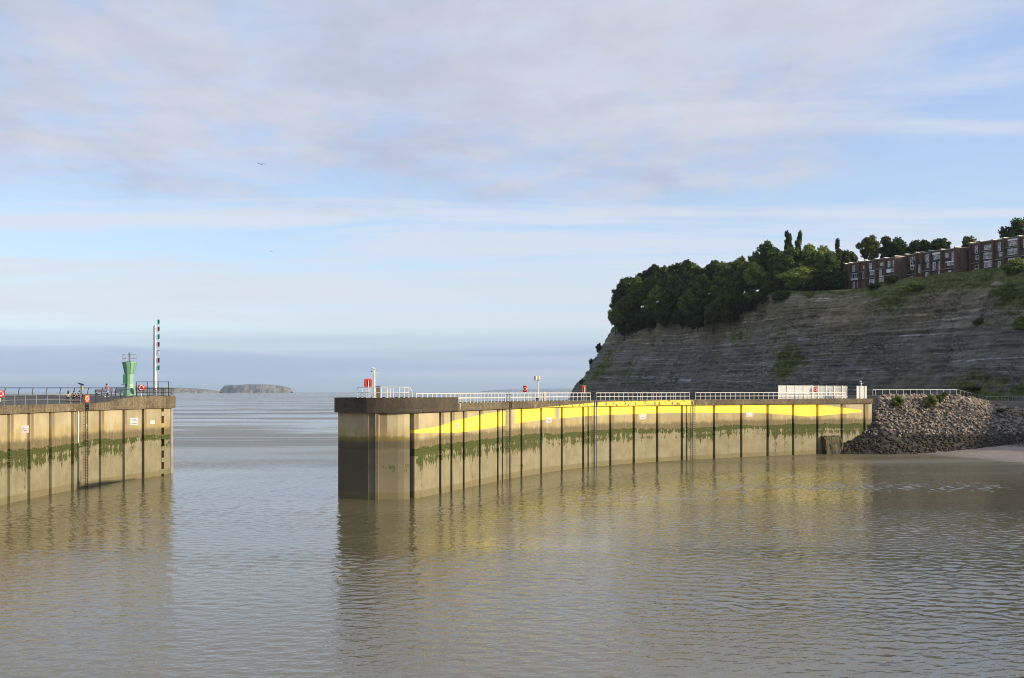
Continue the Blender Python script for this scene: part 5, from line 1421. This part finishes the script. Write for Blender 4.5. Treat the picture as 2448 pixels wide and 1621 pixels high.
# ------------------------------------------------------------------ platform furniture and people
def pt_on(x, D): q = at(x, D, 0); q.z = ldeck(q.x, q.y); return q
ts = empty('viewing_telescope', pt_on(194, 149), .3, 'blue pedestal viewing telescope pointing up to the right', 'telescope')
MB().lathe([(.22, 0), (.20, .08), (.08, .14), (.07, 1.55)], 8).build('pedestal', M['blue'], ts)
b = MB().bar((-.36, 0, 1.95), (.34, 0, 1.72), .10, .13, 8).build('barrel', M['steel_dark'], ts)
MB().bar((0, 0, 1.55), (0, 0, 1.82), .07, .07, 6).build('yoke', M['steel_dark'], ts)
MB().box(.08, .26, -.14, .02, 1.05, 1.5).build('coin_box', M['yellow'], ts)
def bench(pos, yaw, L, label, mat):
    r = empty('bench', pos, yaw, label, 'bench', 'benches on the platform')
    for k in range(3): MB().box(-L/2, L/2, -.22+.16*k, -.08+.16*k, .42, .46).build('seat_slat', mat, r)
    for k in range(3): MB().box(-L/2, L/2, .27+.02*k, .31+.02*k, .54+.14*k, .65+.14*k).build('back_slat', mat, r)
    for s_ in (-1, 1):
        MB().box(s_*L*.42-.04, s_*L*.42+.04, -.22, .28, 0, .418).build('leg', M['steel_dark'], r)
        MB().box(s_*L*.42-.03, s_*L*.42+.03, .32, .37, .0, .9).build('back_post', M['steel_dark'], r)
    return r
b1p = pt_on(177, 141); bench(b1p, .25, 2.1, 'dark bench carrying the three seated people', M['browncloth'])
bench(pt_on(243, 152.5), math.pi, 1.7, 'dark red bench behind the person in pink', M['bench'])
for x, D, w, h, lab in ((266, 153.5, .5, .75, 'white information board on a post right of the person in pink'), (287, 153, .36, .5, 'small low white board near the green beacon')):
    r = empty('information_board', pt_on(x, D), .1, lab, 'sign')
    z0_ = .55 if w > .4 else .1
    MB().box(-w/2, w/2, -.03, .03, z0_, z0_+h).build('panel', M['white'], r); MB().bar((0, .06, 0), (0, .06, z0_+.3), .04, .04, 6).build('post', M['steel_dark'], r)

def skin_mesh(name, pts, edges, rad, mat, parent, root=0):
    me = bpy.data.meshes.new(name); me.from_pydata([tuple(p) for p in pts], edges, [])
    o = bpy.data.objects.new(name, me); COL.objects.link(o)
    o.modifiers.new('skin', 'SKIN'); sub = o.modifiers.new('sub', 'SUBSURF'); sub.levels = sub.render_levels = 1
    for i, v in enumerate(me.skin_vertices[0].data):
        v.radius = (rad[i], rad[i]); v.use_root = (i == root)
    dg = bpy.context.evaluated_depsgraph_get(); dg.update()
    m2 = bpy.data.meshes.new_from_object(o.evaluated_get(dg))
    bpy.data.objects.remove(o)
    m2.name = name; m2.materials.clear(); m2.materials.append(mat)
    m2.polygons.foreach_set('use_smooth', [True]*len(m2.polygons))
    q = bpy.data.objects.new(name, m2); COL.objects.link(q); q.parent = parent
    return q
def person(pos, yaw, pose, top, bottom, label, hair_long=False, arm=None):
    """faces local -Y"""
    r = empty('person', pos, yaw, label, 'person', 'people on the platform')
    if pose == 'walk':
        hip, chest, neck, head = (0, 0, .93), (0, 0, 1.32), (0, 0, 1.48), (0, -.02, 1.66)
        legs = [((-.10, 0, .90), (-.11, -.14, .50), (-.11, -.12, .08), (-.11, -.28, .03)), ((.10, 0, .90), (.11, .05, .48), (.11, .27, .12), (.11, .14, .04))]
        arms = [((-.19, 0, 1.40), (-.25, .08, 1.12), (-.25, -.06, .90)), ((.19, 0, 1.40), (.25, -.02, 1.12), (.22, -.20, .98))]
    else:
        hip, chest, neck, head = (0, .02, .54), (0, -.06, .92), (0, -.10, 1.06), (0, -.15, 1.24)
        legs = [((-.10, 0, .52), (-.13, -.44, .52), (-.13, -.46, .09), (-.13, -.62, .04)), ((.10, 0, .52), (.13, -.42, .53), (.14, -.36, .09), (.14, -.52, .04))]
        arms = [((-.19, -.06, 1.00), (-.25, -.18, .74), (-.12, -.38, .64)), ((.19, -.06, 1.00), (.25, -.16, .74), (.12, -.40, .64))]
    P = [hip, chest, neck, head, (head[0], head[1]-.01, head[2]+.10)]; E = [(0, 1), (1, 2), (2, 3), (3, 4)]; Rr = [.14, .15, .055, .092, .07]
    for L in legs:
        b = len(P); P += list(L); E += [(0, b), (b, b+1), (b+1, b+2), (b+2, b+3)]; Rr += [.085, .058, .042, .038]
    for A in arms:
        b = len(P); P += list(A); E += [(1, b), (b, b+1), (b+1, b+2)]; Rr += [.058, .042, .030]
        # palm and five fingers
        w = Vector(A[2]); d = (w-Vector(A[1])).normalized(); sd_ = Vector((1, 0, 0))
        P.append(w+d*.07); E.append((b+2, b+3)); Rr.append(.030)
        for k, ln in enumerate((.075, .085, .08, .065)):
            c = len(P); P += [w+d*.10+sd_*(.03-.02*k), w+d*(.10+ln)+sd_*(.032-.021*k)+Vector((0, -.015, 0))]; E += [(b+3, c), (c, c+1)]; Rr += [.009, .007]
        c = len(P); P += [w+d*.05+sd_*.04, w+d*.10+sd_*.055]; E += [(b+2, c), (c, c+1)]; Rr += [.011, .008]
    body = skin_mesh('body', P, E, Rr, M['skin'], r)
    # face
    hx = Vector(head)
    MB().lathe([(.012, -.02), (.018, .0), (.006, .03)], 6, hx+Vector((0, -.098, .02))).build('nose', M['skin'], body)
    for s_ in (-1, 1):
        MB().lathe([(.004, -.008), (.012, 0), (.004, .008)], 6, hx+Vector((.034*s_, -.088, .05))).build('eye', M['hair'], body)
        MB().lathe([(.008, -.03), (.018, 0), (.008, .03)], 6, hx+Vector((.092*s_, .0, .03))).build('ear', M['skin'], body)
    MB().box(hx.x-.025, hx.x+.025, hx.y-.094, hx.y-.086, hx.z-.045, hx.z-.036).build('mouth', M['sign_red'], body)
    # hair
    prof = [(.104, -.02), (.115, .06), (.10, .14), (.05, .185), (.01, .19)] if not hair_long else [(.10, -.24), (.12, -.10), (.118, .06), (.10, .14), (.05, .185), (.01, .19)]
    MB().lathe(prof, 10, hx+Vector((0, .035, 0))).build('hair', M['hair'], r, smooth=True)
    # clothes
    P2 = [hip, chest, (neck[0], neck[1], neck[2]-.07)]; E2 = [(0, 1), (1, 2)]; R2 = [.155, .172, .075]
    for A in arms:
        b = len(P2); P2 += [A[0], tuple(Vector(A[0]).lerp(Vector(A[1]), .75))]; E2 += [(1, b), (b, b+1)]; R2 += [.075, .062]
    skin_mesh('shirt', P2, E2, R2, M[top], r)
    P3 = [(hip[0], hip[1], hip[2]-.02)]; E3 = []; R3 = [.155]
    for L in legs:
        b = len(P3); e_ = tuple(Vector(L[1]).lerp(Vector(L[2]), .15 if bottom == 'lightblue' else .85)); P3 += [L[0], L[1], e_]; E3 += [(0, b), (b, b+1), (b+1, b+2)]; R3 += [.10, .075, .062]
    skin_mesh('trousers', P3, E3, R3, M[bottom], r)
    for L in legs:
        a_, b_ = Vector(L[2]), Vector(L[3])
        MB().box(a_.x-.05, a_.x+.05, min(a_.y, b_.y)-.04, max(a_.y, b_.y)+.05, min(b_.z, a_.z)-.035, min(b_.z, a_.z)+.05).build('shoe', M['white'] if pose == 'walk' else M['blackcloth'], r)
    return r
person(pt_on(255, 148.5), math.pi*.92, 'walk', 'pink', 'lightblue', 'person in a pink shirt and light shorts walking away along the platform')
for k, (dx_, tp, bt_, lab, hl) in enumerate(((-.66, 'cream', 'denim', 'seated person in a pale top, left of three on the bench', True), (.0, 'blackcloth', 'blackcloth', 'seated person in dark clothes, middle of three on the bench', False), (.64, 'browncloth', 'browncloth', 'seated person in dark brown, right of three on the bench', False))):
    person(b1p+Vector((dx_, dx_*.25, 0)), .25, 'sit', tp, bt_, lab, hl)

# ------------------------------------------------------------------ bushes on the rock bank
for x, row, w, h, lab in ((2146, 972, 27, 28, 'bright green bush growing among the stones near the pier end'), (2225, 974, 30, 32, 'bright green bush growing on the middle of the rock bank'), (2258, 950, 13, 14, 'small green bush against the fence on the bank'), (2390, 986, 30, 10, 'low grassy clump at the right end of the bank'), (2248, 962, 16, 20, 'small darker bush right of the middle bank bush')):
    D = 222.0
    for Dk in np.arange(204, 250, .25):
        q = at(x, Dk, row=row)
        if float(bank_z(np.array(q.x), np.array(q.y))) >= q.z: D = Dk-.3; break
    q = at(x, D, row=row)
    t = empty('bush', q, rnd.random()*6, lab, 'bush', 'bushes on the rock bank')
    me = CROWN['leaf_light'][0].copy(); me.materials.clear(); me.materials.append(M['leaf_bush'])
    share('foliage', me, t, (0, 0, h*D/FPX*.45), (0, 0, 0), (w*D/FPX*.55, w*D/FPX*.55, h*D/FPX*.55))
    MB().bar((0, 0, -.3), (0, 0, h*D/FPX*.4), .05, .02, 5).build('stem', M['bark'], t)

# ------------------------------------------------------------------ gulls
def gull(pos, yaw, sp, label):
    r = empty('gull', pos, yaw, label, 'bird', 'gulls in the sky')
    MB().add([], []).lathe([(.01, -.28), (.06, -.18), (.085, 0), (.06, .16), (.045, .24), (.01, .30)], 8).build('body', M['feather'], r, smooth=True)
    r.children[0].rotation_euler = (R(90), 0, 0)
    for s_ in (-1, 1):
        pts = [(0, .0), (.26, .20), (.52, .17), (.72, .02)]
        V = []
        for x, z in pts:
            c = .16*(1-x*.9)
            V += [(s_*x*sp, -c, z*sp), (s_*x*sp, c*.9, z*sp-.01), (s_*x*sp, 0, z*sp+.03)]
        F = []
        for i in range(3):
            a = 3*i; F += [(a, a+3, a+5, a+2), (a+2, a+5, a+4, a+1), (a, a+1, a+4, a+3)]
        mesh('wing', V, F, M['feather'], r)
gull(at(625, 170, row=394), .25, 1.0, 'gull with arched wings high over the harbour mouth')
gull(at(648, 430, row=602), 1.0, 1.0, 'tiny distant gull below the other one')
